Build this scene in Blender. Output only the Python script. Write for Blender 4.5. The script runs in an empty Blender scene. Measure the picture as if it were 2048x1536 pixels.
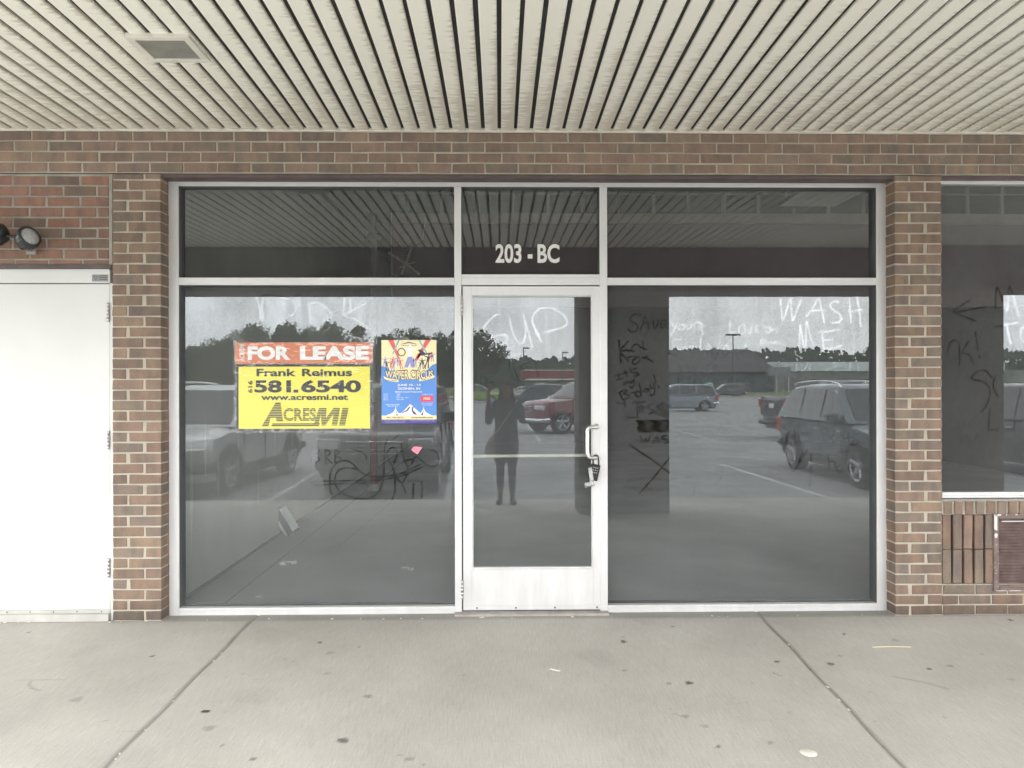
import bpy, bmesh, math, random
import numpy as np
from mathutils import Vector, Matrix
random.seed(7); R = math.radians; PI = math.pi
sc = bpy.context.scene
C = sc.collection

# ------------------------------------------------------------------ camera
D, H, F = 4.73, 1.5, 1479.0
YAW, ROLL = R(0.94), R(0.12)
cam = bpy.data.cameras.new('camera'); cam.sensor_width = 36; cam.lens = F / 2048 * 36; cam.clip_start = 0.02; cam.clip_end = 3000
co = bpy.data.objects.new('camera', cam); C.objects.link(co)
co.matrix_world = Matrix.Translation((0, -D, H)) @ Matrix.Rotation(-YAW, 4, 'Z') @ Matrix.Rotation(PI/2, 4, 'X') @ Matrix.Rotation(-ROLL, 4, 'Z')
sc.camera = co

def ray(px, py):
    u, v = (px-1024)/F, -(py-768)/F
    u, v = u*math.cos(ROLL)+v*math.sin(ROLL), -u*math.sin(ROLL)+v*math.cos(ROLL)
    s, c = math.sin(YAW), math.cos(YAW)
    return (s+u*c, c-u*s, v)
def at(px, py, Y=0.0):
    d = ray(px, py); t = (Y+D)/d[1]
    return Vector((d[0]*t, Y, H+d[2]*t))
YG = 0.165                      # plane of the shop glass
def refl(px, py, z):            # world point, z metres out from the wall, seen in the glass
    d = ray(px, py); t = (2*YG+D+z)/d[1]
    return Vector((d[0]*t, -z, H+d[2]*t))
SL = 0.025                      # fall of the pavement
def on_walk(px, py):
    d = ray(px, py); t = (H+SL*D)/(-d[2]+SL*d[1]) if True else 0
    # z = SL*y : H+dz t = SL(-D+dy t)
    t = (H+SL*D)/(SL*d[1]-d[2])
    return Vector((d[0]*t, -D+d[1]*t, H+d[2]*t))
LOT = -0.30                     # level of the car park
def refl_lot(px, py):
    d = ray(px, py); t = (H-LOT)/(-d[2])
    return Vector((d[0]*t, 2*YG+D-d[1]*t, LOT))

# ------------------------------------------------------------------ materials
MATS = {}
def nm(name):
    m = bpy.data.materials.new(name); m.use_nodes = True
    nt = m.node_tree; nt.nodes.clear()
    o = nt.nodes.new('ShaderNodeOutputMaterial')
    return m, nt, o
def N(nt, t, **kw):
    n = nt.nodes.new(t)
    for k, v in kw.items():
        if k in n.inputs: n.inputs[k].default_value = v
        else: setattr(n, k, v)
    return n
def L(nt, a, b): nt.links.new(a, b)
def simple(name, col, rough=0.6, metal=0.0, var=0.12, scale=6.0, bump=0.0, bscale=60, coat=0.0, spec=0.5, tr=0, grime=0.0):
    if name in MATS: return MATS[name]
    m, nt, o = nm(name)
    p = N(nt, 'ShaderNodeBsdfPrincipled'); p.inputs['Roughness'].default_value = rough; p.inputs['Metallic'].default_value = metal
    p.inputs['Coat Weight'].default_value = coat; p.inputs['Specular IOR Level'].default_value = spec; p.inputs['Transmission Weight'].default_value = tr
    tc = N(nt, 'ShaderNodeTexCoord'); no = N(nt, 'ShaderNodeTexNoise'); no.inputs['Scale'].default_value = scale; no.inputs['Detail'].default_value = 6
    L(nt, tc.outputs['Object'], no.inputs['Vector'])
    mr = N(nt, 'ShaderNodeMapRange'); mr.inputs['To Min'].default_value = 1-var; mr.inputs['To Max'].default_value = 1+var
    mr.inputs['From Min'].default_value = .3; mr.inputs['From Max'].default_value = .7
    L(nt, no.outputs['Fac'], mr.inputs['Value'])
    vm = N(nt, 'ShaderNodeVectorMath', operation='SCALE'); vm.inputs[0].default_value = col[:3]
    L(nt, mr.outputs['Result'], vm.inputs['Scale']); L(nt, vm.outputs['Vector'], p.inputs['Base Color'])
    if grime:
        sx = N(nt, 'ShaderNodeSeparateXYZ'); L(nt, tc.outputs['Object'], sx.inputs['Vector'])
        mpg = N(nt, 'ShaderNodeMapping'); mpg.inputs['Scale'].default_value = (14, 14, 2.2); L(nt, tc.outputs['Object'], mpg.inputs['Vector'])
        ng = N(nt, 'ShaderNodeTexNoise'); ng.inputs['Scale'].default_value = 1; ng.inputs['Detail'].default_value = 6; L(nt, mpg.outputs['Vector'], ng.inputs['Vector'])
        zg = N(nt, 'ShaderNodeMapRange'); zg.inputs['From Min'].default_value = .0; zg.inputs['From Max'].default_value = .55; zg.inputs['To Min'].default_value = .42; zg.inputs['To Max'].default_value = 0; L(nt, sx.outputs['Z'], zg.inputs['Value'])
        ag = N(nt, 'ShaderNodeMath', operation='ADD'); L(nt, zg.outputs['Result'], ag.inputs[0]); L(nt, ng.outputs['Fac'], ag.inputs[1])
        tg = N(nt, 'ShaderNodeMapRange', interpolation_type='SMOOTHSTEP'); tg.inputs['From Min'].default_value = .56; tg.inputs['From Max'].default_value = 1.0; tg.inputs['To Max'].default_value = grime; L(nt, ag.outputs[0], tg.inputs['Value'])
        mg = N(nt, 'ShaderNodeMix', data_type='RGBA'); mg.inputs['B'].default_value = (.22, .20, .17, 1); L(nt, tg.outputs['Result'], mg.inputs['Factor']); L(nt, vm.outputs['Vector'], mg.inputs['A']); L(nt, mg.outputs['Result'], p.inputs['Base Color'])
    if bump:
        nb = N(nt, 'ShaderNodeTexNoise'); nb.inputs['Scale'].default_value = bscale; nb.inputs['Detail'].default_value = 8
        L(nt, tc.outputs['Object'], nb.inputs['Vector'])
        b = N(nt, 'ShaderNodeBump'); b.inputs['Strength'].default_value = bump; b.inputs['Distance'].default_value = .01
        L(nt, nb.outputs['Fac'], b.inputs['Height']); L(nt, b.outputs['Normal'], p.inputs['Normal'])
    L(nt, p.outputs['BSDF'], o.inputs['Surface']); MATS[name] = m
    return m

def m_brick():
    m, nt, o = nm('brick'); p = N(nt, 'ShaderNodeBsdfPrincipled'); p.inputs['Roughness'].default_value = .85; p.inputs['Specular IOR Level'].default_value = .25
    at_ = N(nt, 'ShaderNodeAttribute', attribute_name='Col'); tc = N(nt, 'ShaderNodeTexCoord')
    mp = N(nt, 'ShaderNodeMapping'); mp.inputs['Scale'].default_value = (1, 1, .45)
    L(nt, tc.outputs['Object'], mp.inputs['Vector'])
    n1 = N(nt, 'ShaderNodeTexNoise'); n1.inputs['Scale'].default_value = 14; n1.inputs['Detail'].default_value = 5; L(nt, mp.outputs['Vector'], n1.inputs['Vector'])
    r1 = N(nt, 'ShaderNodeValToRGB'); r1.color_ramp.elements[0].position = .35; r1.color_ramp.elements[0].color = (.78, .79, .83, 1); r1.color_ramp.elements[1].position = .65; r1.color_ramp.elements[1].color = (1.12, 1.06, 1.0, 1)
    L(nt, n1.outputs['Fac'], r1.inputs['Fac'])
    mx = N(nt, 'ShaderNodeMix', data_type='RGBA', blend_type='MULTIPLY'); mx.inputs['Factor'].default_value = 1
    L(nt, at_.outputs['Color'], mx.inputs['A']); L(nt, r1.outputs['Color'], mx.inputs['B'])
    n2 = N(nt, 'ShaderNodeTexNoise'); n2.inputs['Scale'].default_value = 150; n2.inputs['Detail'].default_value = 3; L(nt, tc.outputs['Object'], n2.inputs['Vector'])
    r2 = N(nt, 'ShaderNodeValToRGB'); r2.color_ramp.elements[0].position = .3; r2.color_ramp.elements[0].color = (.55, .55, .55, 1); r2.color_ramp.elements[1].position = .42; r2.color_ramp.elements[1].color = (1, 1, 1, 1)
    L(nt, n2.outputs['Fac'], r2.inputs['Fac'])
    m2 = N(nt, 'ShaderNodeMix', data_type='RGBA', blend_type='MULTIPLY'); m2.inputs['Factor'].default_value = .8
    L(nt, mx.outputs['Result'], m2.inputs['A']); L(nt, r2.outputs['Color'], m2.inputs['B'])
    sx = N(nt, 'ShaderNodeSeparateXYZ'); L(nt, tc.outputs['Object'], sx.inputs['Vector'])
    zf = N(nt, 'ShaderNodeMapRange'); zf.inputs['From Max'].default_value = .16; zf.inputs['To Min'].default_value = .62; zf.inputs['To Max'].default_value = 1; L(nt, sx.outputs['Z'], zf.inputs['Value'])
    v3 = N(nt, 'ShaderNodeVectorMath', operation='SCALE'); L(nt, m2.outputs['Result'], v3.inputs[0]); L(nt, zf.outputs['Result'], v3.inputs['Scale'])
    n5 = N(nt, 'ShaderNodeTexNoise'); n5.inputs['Scale'].default_value = 5.5; n5.inputs['Detail'].default_value = 9; n5.inputs['Roughness'].default_value = .7; L(nt, tc.outputs['Object'], n5.inputs['Vector'])
    t5 = N(nt, 'ShaderNodeMapRange', interpolation_type='SMOOTHSTEP'); t5.inputs['From Min'].default_value = .67; t5.inputs['From Max'].default_value = .76; t5.inputs['To Max'].default_value = .4; L(nt, n5.outputs['Fac'], t5.inputs['Value'])
    m5 = N(nt, 'ShaderNodeMix', data_type='RGBA'); m5.inputs['B'].default_value = (.50, .46, .40, 1); L(nt, t5.outputs['Result'], m5.inputs['Factor']); L(nt, v3.outputs['Vector'], m5.inputs['A'])
    L(nt, m5.outputs['Result'], p.inputs['Base Color'])
    b = N(nt, 'ShaderNodeBump'); b.inputs['Strength'].default_value = .5; b.inputs['Distance'].default_value = .004
    L(nt, n2.outputs['Fac'], b.inputs['Height']); L(nt, b.outputs['Normal'], p.inputs['Normal'])
    L(nt, p.outputs['BSDF'], o.inputs['Surface']); return m
BRICK = m_brick()
MORTAR = simple('mortar', (.47, .43, .355), .95, var=.14, scale=9, bump=.8, bscale=120)
MORTAR_G = simple('mortar_grey', (.34, .33, .29), .95, var=.2, scale=9, bump=.8, bscale=120)
ALU = simple('brushed_aluminium_paint', (.70, .70, .705), .40, .15, var=.04, scale=5, bump=.04, bscale=30, grime=.16)
ALU_D = simple('aluminium_shadow_gap', (.05, .05, .05), .6)
STEEL = simple('satin_steel', (.62, .6, .57), .3, .9, var=.08)
WHITE_DOOR = simple('cream_door_paint', (.67, .68, .67), .5, var=.04, scale=1.6, bump=.06, bscale=9, grime=.22)
LINTEL = simple('brown_purple_paint', (.11, .085, .08), .6, var=.25)
BLACK = simple('matt_black', (.012, .012, .013), .55)
RUBBER = simple('rubber', (.02, .02, .02), .8)
WHITEP = simple('white_vinyl', (.78, .77, .75), .5, var=.02)

def m_soffit():
    m, nt, o = nm('soffit_slats'); p = N(nt, 'ShaderNodeBsdfPrincipled'); p.inputs['Roughness'].default_value = .45
    tc = N(nt, 'ShaderNodeTexCoord'); sx = N(nt, 'ShaderNodeSeparateXYZ'); L(nt, tc.outputs['Object'], sx.inputs['Vector'])
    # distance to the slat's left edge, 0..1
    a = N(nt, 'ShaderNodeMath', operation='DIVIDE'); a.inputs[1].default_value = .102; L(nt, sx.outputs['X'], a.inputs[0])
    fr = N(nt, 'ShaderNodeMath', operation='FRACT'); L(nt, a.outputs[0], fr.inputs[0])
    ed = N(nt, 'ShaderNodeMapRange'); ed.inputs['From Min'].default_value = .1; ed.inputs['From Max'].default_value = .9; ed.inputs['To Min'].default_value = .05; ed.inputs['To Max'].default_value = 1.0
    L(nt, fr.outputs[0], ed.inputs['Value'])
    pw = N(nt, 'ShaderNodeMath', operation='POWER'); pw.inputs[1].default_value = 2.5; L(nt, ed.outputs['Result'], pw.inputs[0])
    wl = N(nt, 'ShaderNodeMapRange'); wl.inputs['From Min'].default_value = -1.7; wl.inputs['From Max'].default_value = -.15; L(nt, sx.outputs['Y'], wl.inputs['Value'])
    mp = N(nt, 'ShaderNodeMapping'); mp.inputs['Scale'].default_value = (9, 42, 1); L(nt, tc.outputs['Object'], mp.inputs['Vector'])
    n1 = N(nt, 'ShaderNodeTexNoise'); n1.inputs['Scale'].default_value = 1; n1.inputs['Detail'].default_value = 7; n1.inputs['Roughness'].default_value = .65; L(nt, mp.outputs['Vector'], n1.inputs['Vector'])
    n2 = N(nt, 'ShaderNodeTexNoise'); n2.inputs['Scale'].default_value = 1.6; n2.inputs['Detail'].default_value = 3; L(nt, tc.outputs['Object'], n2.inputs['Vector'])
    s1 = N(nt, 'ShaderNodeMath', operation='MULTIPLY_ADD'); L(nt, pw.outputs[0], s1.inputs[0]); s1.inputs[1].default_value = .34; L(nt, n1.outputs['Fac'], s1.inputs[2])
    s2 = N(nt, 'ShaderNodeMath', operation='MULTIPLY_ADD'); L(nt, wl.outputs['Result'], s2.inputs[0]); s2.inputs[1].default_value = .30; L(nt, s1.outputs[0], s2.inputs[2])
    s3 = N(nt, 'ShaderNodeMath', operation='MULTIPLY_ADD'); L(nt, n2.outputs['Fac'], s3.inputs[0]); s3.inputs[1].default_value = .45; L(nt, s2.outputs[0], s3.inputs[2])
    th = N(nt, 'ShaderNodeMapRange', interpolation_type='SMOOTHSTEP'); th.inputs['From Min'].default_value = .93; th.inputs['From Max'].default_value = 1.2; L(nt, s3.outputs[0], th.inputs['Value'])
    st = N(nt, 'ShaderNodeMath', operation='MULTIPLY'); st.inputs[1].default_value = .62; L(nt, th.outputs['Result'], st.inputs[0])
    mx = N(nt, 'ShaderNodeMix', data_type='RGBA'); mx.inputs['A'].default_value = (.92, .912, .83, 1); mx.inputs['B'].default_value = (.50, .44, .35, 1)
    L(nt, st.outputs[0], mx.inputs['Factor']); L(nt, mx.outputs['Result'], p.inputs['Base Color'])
    L(nt, p.outputs['BSDF'], o.inputs['Surface']); return m
SOFFIT = m_soffit()

def m_concrete():
    m, nt, o = nm('broomed_concrete'); p = N(nt, 'ShaderNodeBsdfPrincipled'); p.inputs['Roughness'].default_value = .9; p.inputs['Specular IOR Level'].default_value = .2
    tc = N(nt, 'ShaderNodeTexCoord')
    n1 = N(nt, 'ShaderNodeTexNoise'); n1.inputs['Scale'].default_value = 1.3; n1.inputs['Detail'].default_value = 8; n1.inputs['Roughness'].default_value = .6; L(nt, tc.outputs['Object'], n1.inputs['Vector'])
    r1 = N(nt, 'ShaderNodeValToRGB'); r1.color_ramp.elements[0].position = .3; r1.color_ramp.elements[0].color = (.45, .431, .396, 1); r1.color_ramp.elements[1].position = .7; r1.color_ramp.elements[1].color = (.56, .541, .502, 1); L(nt, n1.outputs['Fac'], r1.inputs['Fac'])
    mp = N(nt, 'ShaderNodeMapping'); mp.inputs['Scale'].default_value = (260, 9, 1); mp.inputs['Rotation'].default_value = (0, 0, R(4)); L(nt, tc.outputs['Object'], mp.inputs['Vector'])
    n2 = N(nt, 'ShaderNodeTexNoise'); n2.inputs['Scale'].default_value = 1; n2.inputs['Detail'].default_value = 4; L(nt, mp.outputs['Vector'], n2.inputs['Vector'])
    n3 = N(nt, 'ShaderNodeTexNoise'); n3.inputs['Scale'].default_value = 220; n3.inputs['Detail'].default_value = 3; L(nt, tc.outputs['Object'], n3.inputs['Vector'])
    ad = N(nt, 'ShaderNodeMath', operation='ADD'); L(nt, n2.outputs['Fac'], ad.inputs[0]); L(nt, n3.outputs['Fac'], ad.inputs[1])
    mr = N(nt, 'ShaderNodeMapRange'); mr.inputs['From Min'].default_value = .7; mr.inputs['From Max'].default_value = 1.3; mr.inputs['To Min'].default_value = .84; mr.inputs['To Max'].default_value = 1.14; L(nt, ad.outputs[0], mr.inputs['Value'])
    vm = N(nt, 'ShaderNodeVectorMath', operation='SCALE'); L(nt, r1.outputs['Color'], vm.inputs[0]); L(nt, mr.outputs['Result'], vm.inputs['Scale'])
    a_ = N(nt, 'ShaderNodeAttribute', attribute_name='stain')
    mx = N(nt, 'ShaderNodeMix', data_type='RGBA'); mx.inputs['B'].default_value = (.06, .057, .055, 1); L(nt, a_.outputs['Fac'], mx.inputs['Factor']); L(nt, vm.outputs['Vector'], mx.inputs['A'])
    L(nt, mx.outputs['Result'], p.inputs['Base Color'])
    b = N(nt, 'ShaderNodeBump'); b.inputs['Strength'].default_value = .35; b.inputs['Distance'].default_value = .003; L(nt, ad.outputs[0], b.inputs['Height']); L(nt, b.outputs['Normal'], p.inputs['Normal'])
    L(nt, p.outputs['BSDF'], o.inputs['Surface']); return m
CONC = m_concrete()
ASPHALT = simple('asphalt', (.285, .285, .285), .9, var=.16, scale=.5, bump=.5, bscale=90)
PAINT = simple('worn_line_paint', (.62, .62, .60), .8, var=.15, scale=4)
GRASS = simple('grass', (.10, .15, .05), .95, var=.3, scale=.4)

def m_glass(name, k_clean, k_dust, dust_d, tint=(.80, .84, .83), speck=True):
    """real shop glass: mirror + see-through, under a film of dust; 'clean' is where a finger wiped it"""
    m, nt, o = nm(name)
    tc = N(nt, 'ShaderNodeTexCoord'); a_ = N(nt, 'ShaderNodeAttribute', attribute_name='clean')
    n1 = N(nt, 'ShaderNodeTexNoise'); n1.inputs['Scale'].default_value = 3.0; n1.inputs['Detail'].default_value = 6; L(nt, tc.outputs['Object'], n1.inputs['Vector'])
    n2 = N(nt, 'ShaderNodeTexNoise'); n2.inputs['Scale'].default_value = 130; n2.inputs['Detail'].default_value = 4; n2.inputs['Roughness'].default_value = .7; L(nt, tc.outputs['Object'], n2.inputs['Vector'])
    mp = N(nt, 'ShaderNodeMapping'); mp.inputs['Scale'].default_value = (30, 1, .8); L(nt, tc.outputs['Object'], mp.inputs['Vector'])
    n3 = N(nt, 'ShaderNodeTexNoise'); n3.inputs['Scale'].default_value = 1; n3.inputs['Detail'].default_value = 3; L(nt, mp.outputs['Vector'], n3.inputs['Vector'])
    def M(op, x, y, clamp=False):
        n = N(nt, 'ShaderNodeMath', operation=op); n.use_clamp = clamp
        for i, q in enumerate((x, y)):
            if isinstance(q, (int, float)): n.inputs[i].default_value = q
            else: L(nt, q, n.inputs[i])
        return n.outputs[0]
    base = M('ADD', M('MULTIPLY', n1.outputs['Fac'], 1.0), M('MULTIPLY', n2.outputs['Fac'], 1.5 if speck else .3))
    base = M('ADD', base, M('MULTIPLY', n3.outputs['Fac'], .25))          # mean about 1.5
    dirt = M('ADD', M('MULTIPLY', M('SUBTRACT', base, (1.37 if speck else .78)), 1.1), 1.0)
    dirt = M('MULTIPLY', dirt, M('SUBTRACT', 1.0, a_.outputs['Fac']))
    dirt = M('MINIMUM', M('MAXIMUM', dirt, 0.0), 1.7)
    lw = N(nt, 'ShaderNodeFresnel'); lw.inputs['IOR'].default_value = 1.5
    fr = M('MULTIPLY', lw.outputs['Fac'], 25.0)                            # 1 at normal incidence
    k = M('ADD', M('MULTIPLY', dirt, k_dust-k_clean), k_clean)
    k = M('MINIMUM', M('MULTIPLY', M('MAXIMUM', k, .015), fr), .9)
    gl = N(nt, 'ShaderNodeBsdfGlossy'); gl.inputs['Roughness'].default_value = 0.0; gl.inputs['Color'].default_value = (.94, .98, 1, 1)
    tr = N(nt, 'ShaderNodeBsdfTransparent'); tv = N(nt, 'ShaderNodeVectorMath', operation='SCALE'); tv.inputs[0].default_value = tint; L(nt, M('SUBTRACT', 1.0, M('MULTIPLY', a_.outputs['Fac'], .5)), tv.inputs['Scale']); L(nt, tv.outputs['Vector'], tr.inputs['Color'])
    ms = N(nt, 'ShaderNodeMixShader'); L(nt, k, ms.inputs['Fac']); L(nt, tr.outputs['BSDF'], ms.inputs[1]); L(nt, gl.outputs['BSDF'], ms.inputs[2])
    df = N(nt, 'ShaderNodeBsdfDiffuse'); df.inputs['Color'].default_value = (.49, .51, .53, 1)
    m2 = N(nt, 'ShaderNodeMixShader'); L(nt, M('MULTIPLY', dirt, dust_d), m2.inputs['Fac']); L(nt, ms.outputs['Shader'], m2.inputs[1]); L(nt, df.outputs['BSDF'], m2.inputs[2])
    L(nt, m2.outputs['Shader'], o.inputs['Surface']); return m
GLASS = m_glass('dusty_glass', .128, .073, .112, tint=(.89, .92, .91))
GLASS_T = m_glass('transom_glass', .115, .105, .06, tint=(.91, .94, .93), speck=False)

# ------------------------------------------------------------------ object helpers
def tag(o, label=None, cat=None, group=None, kind=None):
    if label: o['label'] = label
    if cat: o['category'] = cat
    if group: o['group'] = group
    if kind: o['kind'] = kind
    return o
def empty(name, loc=(0, 0, 0), rz=0, **k):
    o = bpy.data.objects.new(name, None); o.empty_display_size = .1; C.objects.link(o); o.location = loc; o.rotation_euler = (0, 0, rz)
    return tag(o, **k)
class MB:
    def __init__(s): s.v = []; s.f = []; s.mi = []; s.mat = 0; s.c = []; s.col = (1, 1, 1, 1); s.sm = []; s.smooth = False
    def add(s, vs, fs):
        b = len(s.v); s.v += [tuple(v) for v in vs]; s.c += [s.col]*len(vs)
        for f in fs: s.f.append([b+i for i in f]); s.mi.append(s.mat); s.sm.append(s.smooth)
    def box(s, x0, x1, y0, y1, z0, z1, M=None):
        vs = [(x0, y0, z0), (x1, y0, z0), (x1, y1, z0), (x0, y1, z0), (x0, y0, z1), (x1, y0, z1), (x1, y1, z1), (x0, y1, z1)]
        if M is not None: vs = [M @ Vector(v) for v in vs]
        s.add(vs, [(0, 3, 2, 1), (4, 5, 6, 7), (0, 1, 5, 4), (1, 2, 6, 5), (2, 3, 7, 6), (3, 0, 4, 7)])
    def rbox(s, x0, x1, y0, y1, z0, z1, b=.004, M=None):      # box with chamfered front (-y) rim and corners
        vs = []
        for (yy, i) in ((y0, b), (y0+b, 0), (y1, 0)):
            vs += [(x0+i, yy, z0+i), (x1-i, yy, z0+i), (x1-i, yy, z1-i), (x0+i, yy, z1-i)]
        if M is not None: vs = [M @ Vector(v) for v in vs]
        fs = [(0, 1, 2, 3), (11, 10, 9, 8)]
        for l in (0, 4):
            for i in range(4): j = (i+1) % 4; fs.append((l+i, l+4+i, l+4+j, l+j))
        s.add(vs, fs)
    def quad(s, a, b, c, d): s.add([a, b, c, d], [(0, 1, 2, 3)])
    def poly(s, pts): s.add(pts, [tuple(range(len(pts)))])
    def tube(s, pts, r, n=10, caps=True, rs=None):
        pts = [Vector(p) for p in pts]; m = len(pts); sm = s.smooth; s.smooth = True
        rings = []; up = None
        for i, p in enumerate(pts):
            t = (pts[min(i+1, m-1)]-pts[max(i-1, 0)]).normalized()
            if up is None: up = Vector((0, 0, 1)) if abs(t.z) < .9 else Vector((1, 0, 0))
            a = t.cross(up).normalized(); b = a.cross(t).normalized(); up = b
            rr = rs[i] if rs else r
            rings.append([p+(a*math.cos(2*PI*k/n)+b*math.sin(2*PI*k/n))*rr for k in range(n)])
        vs = [v for q in rings for v in q]; fs = []
        for i in range(m-1):
            for k in range(n): fs.append((i*n+k, i*n+(k+1) % n, (i+1)*n+(k+1) % n, (i+1)*n+k))
        s.add(vs, fs); s.smooth = sm
        if caps: s.add(rings[0], [tuple(range(n))[::-1]]); s.add(rings[-1], [tuple(range(n))])
    def lathe(s, prof, M=None, n=24, sm=True):                # prof: (radius, height) about local z
        vs = [Vector((r*math.cos(2*PI*k/n), r*math.sin(2*PI*k/n), h)) for r, h in prof for k in range(n)]
        if M is not None: vs = [M @ v for v in vs]
        o = s.smooth; s.smooth = sm
        s.add(vs, [(i*n+k, i*n+(k+1) % n, (i+1)*n+(k+1) % n, (i+1)*n+k) for i in range(len(prof)-1) for k in range(n)]); s.smooth = o
    def build(s, name, mats, parent=None, **k):
        me = bpy.data.meshes.new(name); me.from_pydata(s.v, [], s.f)
        mats = mats if isinstance(mats, (list, tuple)) else [mats]
        for m in mats: me.materials.append(m)
        me.polygons.foreach_set('material_index', s.mi); me.polygons.foreach_set('use_smooth', s.sm)
        if any(c != (1, 1, 1, 1) for c in s.c):
            a = me.color_attributes.new('Col', 'FLOAT_COLOR', 'POINT'); a.data.foreach_set('color', [q for c in s.c for q in c])
        me.update()
        o = bpy.data.objects.new(name, me); C.objects.link(o)
        if parent: o.parent = parent
        return tag(o, **k)
def bevel(o, w, seg=2):
    m = o.modifiers.new('bevel', 'BEVEL'); m.width = w; m.segments = seg; m.limit_method = 'ANGLE'; return o

def text_mesh(txt, height, bold=0.0, sx=1.0, shear=0.0, res=4, space=1.0):
    cu = bpy.data.curves.new('txt', 'FONT'); cu.body = txt; cu.size = 1; cu.offset = bold; cu.resolution_u = res; cu.shear = shear; cu.space_character = space
    ob = bpy.data.objects.new('txt', cu); C.objects.link(ob)
    dg = bpy.context.evaluated_depsgraph_get(); dg.update()
    me = bpy.data.meshes.new_from_object(ob.evaluated_get(dg)); bpy.data.objects.remove(ob)
    v = np.array([q.co[:] for q in me.vertices]); f = [list(p.vertices) for p in me.polygons]
    bpy.data.meshes.remove(me)
    x0, x1, y0, y1 = v[:, 0].min(), v[:, 0].max(), v[:, 1].min(), v[:, 1].max()
    return v, f, (x0, x1, y0, y1)
def put_text(mb, txt, X0, X1, Z0, Z1, Y, bold=0.0, shear=0.0, rot=0, res=4, space=1.0):
    """letters stretched into the box X0..X1, Z0..Z1 on the plane y=Y, facing -y"""
    v, f, (x0, x1, y0, y1) = text_mesh(txt, 1, bold, 1, shear, res, space)
    u = (v[:, 0]-x0)/(x1-x0); w = (v[:, 1]-y0)/(y1-y0)
    if rot: u, w = 1-w, u
    mb.add([(X0+(X1-X0)*a, Y, Z0+(Z1-Z0)*b) for a, b in zip(u, w)], f)

# ------------------------------------------------------------------ world
w = bpy.data.worlds.new('World'); sc.world = w; w.use_nodes = True; nt = w.node_tree; nt.nodes.clear()
SE, SR = R(52), R(200)
sky = N(nt, 'ShaderNodeTexSky'); sky.sky_type = 'NISHITA'; sky.sun_disc = False; sky.sun_elevation = SE; sky.sun_rotation = SR; sky.dust_density = 3
hs = N(nt, 'ShaderNodeHueSaturation'); hs.inputs['Saturation'].default_value = .12
L(nt, sky.outputs['Color'], hs.inputs['Color'])
tc = N(nt, 'ShaderNodeTexCoord'); mp = N(nt, 'ShaderNodeMapping'); mp.inputs['Scale'].default_value = (1, 1, 3.5); L(nt, tc.outputs['Generated'], mp.inputs['Vector'])
no = N(nt, 'ShaderNodeTexNoise'); no.inputs['Scale'].default_value = 2.2; no.inputs['Detail'].default_value = 7; L(nt, mp.outputs['Vector'], no.inputs['Vector'])
cr = N(nt, 'ShaderNodeValToRGB'); cr.color_ramp.elements[0].position = .3; cr.color_ramp.elements[0].color = (.91, .94, .97, 1); cr.color_ramp.elements[1].position = .72; cr.color_ramp.elements[1].color = (1.03, 1.02, 1.0, 1)
L(nt, no.outputs['Fac'], cr.inputs['Fac'])
cl = N(nt, 'ShaderNodeVectorMath', operation='SCALE'); cl.inputs['Scale'].default_value = 61.0; L(nt, cr.outputs['Color'], cl.inputs[0])
mx = N(nt, 'ShaderNodeMix', data_type='RGBA'); mx.inputs['Factor'].default_value = .88; L(nt, hs.outputs['Color'], mx.inputs['A']); L(nt, cl.outputs['Vector'], mx.inputs['B'])
bg = N(nt, 'ShaderNodeBackground'); bg.inputs['Strength'].default_value = .15; L(nt, mx.outputs['Result'], bg.inputs['Color'])
wo = N(nt, 'ShaderNodeOutputWorld'); L(nt, bg.outputs['Background'], wo.inputs['Surface'])
su = bpy.data.lights.new('sun', 'SUN'); su.energy = 1.2; su.angle = R(20); su.color = (1, .96, .9)
so = bpy.data.objects.new('sun', su); C.objects.link(so)
sd = Vector((math.sin(SR)*math.cos(SE), math.cos(SR)*math.cos(SE), math.sin(SE)))
so.rotation_euler = sd.to_track_quat('Z', 'Y').to_euler()
sc.view_settings.view_transform = 'Standard'; sc.view_settings.look = 'None'; sc.view_settings.exposure = 0

# ------------------------------------------------------------------ the shop building
BX0, BX1 = -9.0, 9.5
bld = empty('storefront_building', (0, 0, 0), label='brown brick shopping strip with slatted canopy and large dusty shop windows', cat='building')
PAL = [(.22, .160, .124), (.235, .172, .130), (.20, .150, .122), (.18, .15, .132), (.245, .185, .135), (.215, .152, .122), (.19, .165, .136)]
PAL_H = [(.245, .185, .148), (.23, .175, .143), (.20, .17, .142), (.26, .19, .148), (.22, .165, .138), (.25, .20, .155)]
PAL_R = [(.245, .150, .118), (.235, .145, .115), (.26, .15, .115), (.225, .145, .115), (.24, .155, .12), (.255, .145, .11), (.16, .135, .11)]
rb = random.Random(3)
def brick(mb, x0, x1, z0, z1, y0=0.0, depth=.10, pal=PAL, j=.0022):
    c = rb.choice(pal); av = [sum(q_[i_] for q_ in pal)/len(pal) for i_ in range(3)]; c = [c[i_]*.68+av[i_]*.32 for i_ in range(3)]; k = rb.uniform(.98, 1.24); mb.col = (c[0]*k, c[1]*k, c[2]*k, 1)
    q = lambda: rb.uniform(-j, j)
    dy = rb.uniform(-.0015, .0015); b = .003
    vs = []
    o4 = [(x0+q(), z0+q()), (x1+q(), z0+q()), (x1+q(), z1+q()), (x0+q(), z1+q())]
    for (yy, i) in ((y0+dy, b), (y0+dy+b, 0), (y0+depth, 0)):
        for n_, (X, Z) in enumerate(o4):
            vs.append((X+(i if n_ in (0, 3) else -i), yy, Z+(i if n_ < 2 else -i)))
    fs = [(0, 1, 2, 3)]
    for l in (0, 4):
        for i in range(4): jj = (i+1) % 4; fs.append((l+i, l+4+i, l+4+jj, l+jj))
    mb.add(vs, fs); mb.col = (1, 1, 1, 1)
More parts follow.
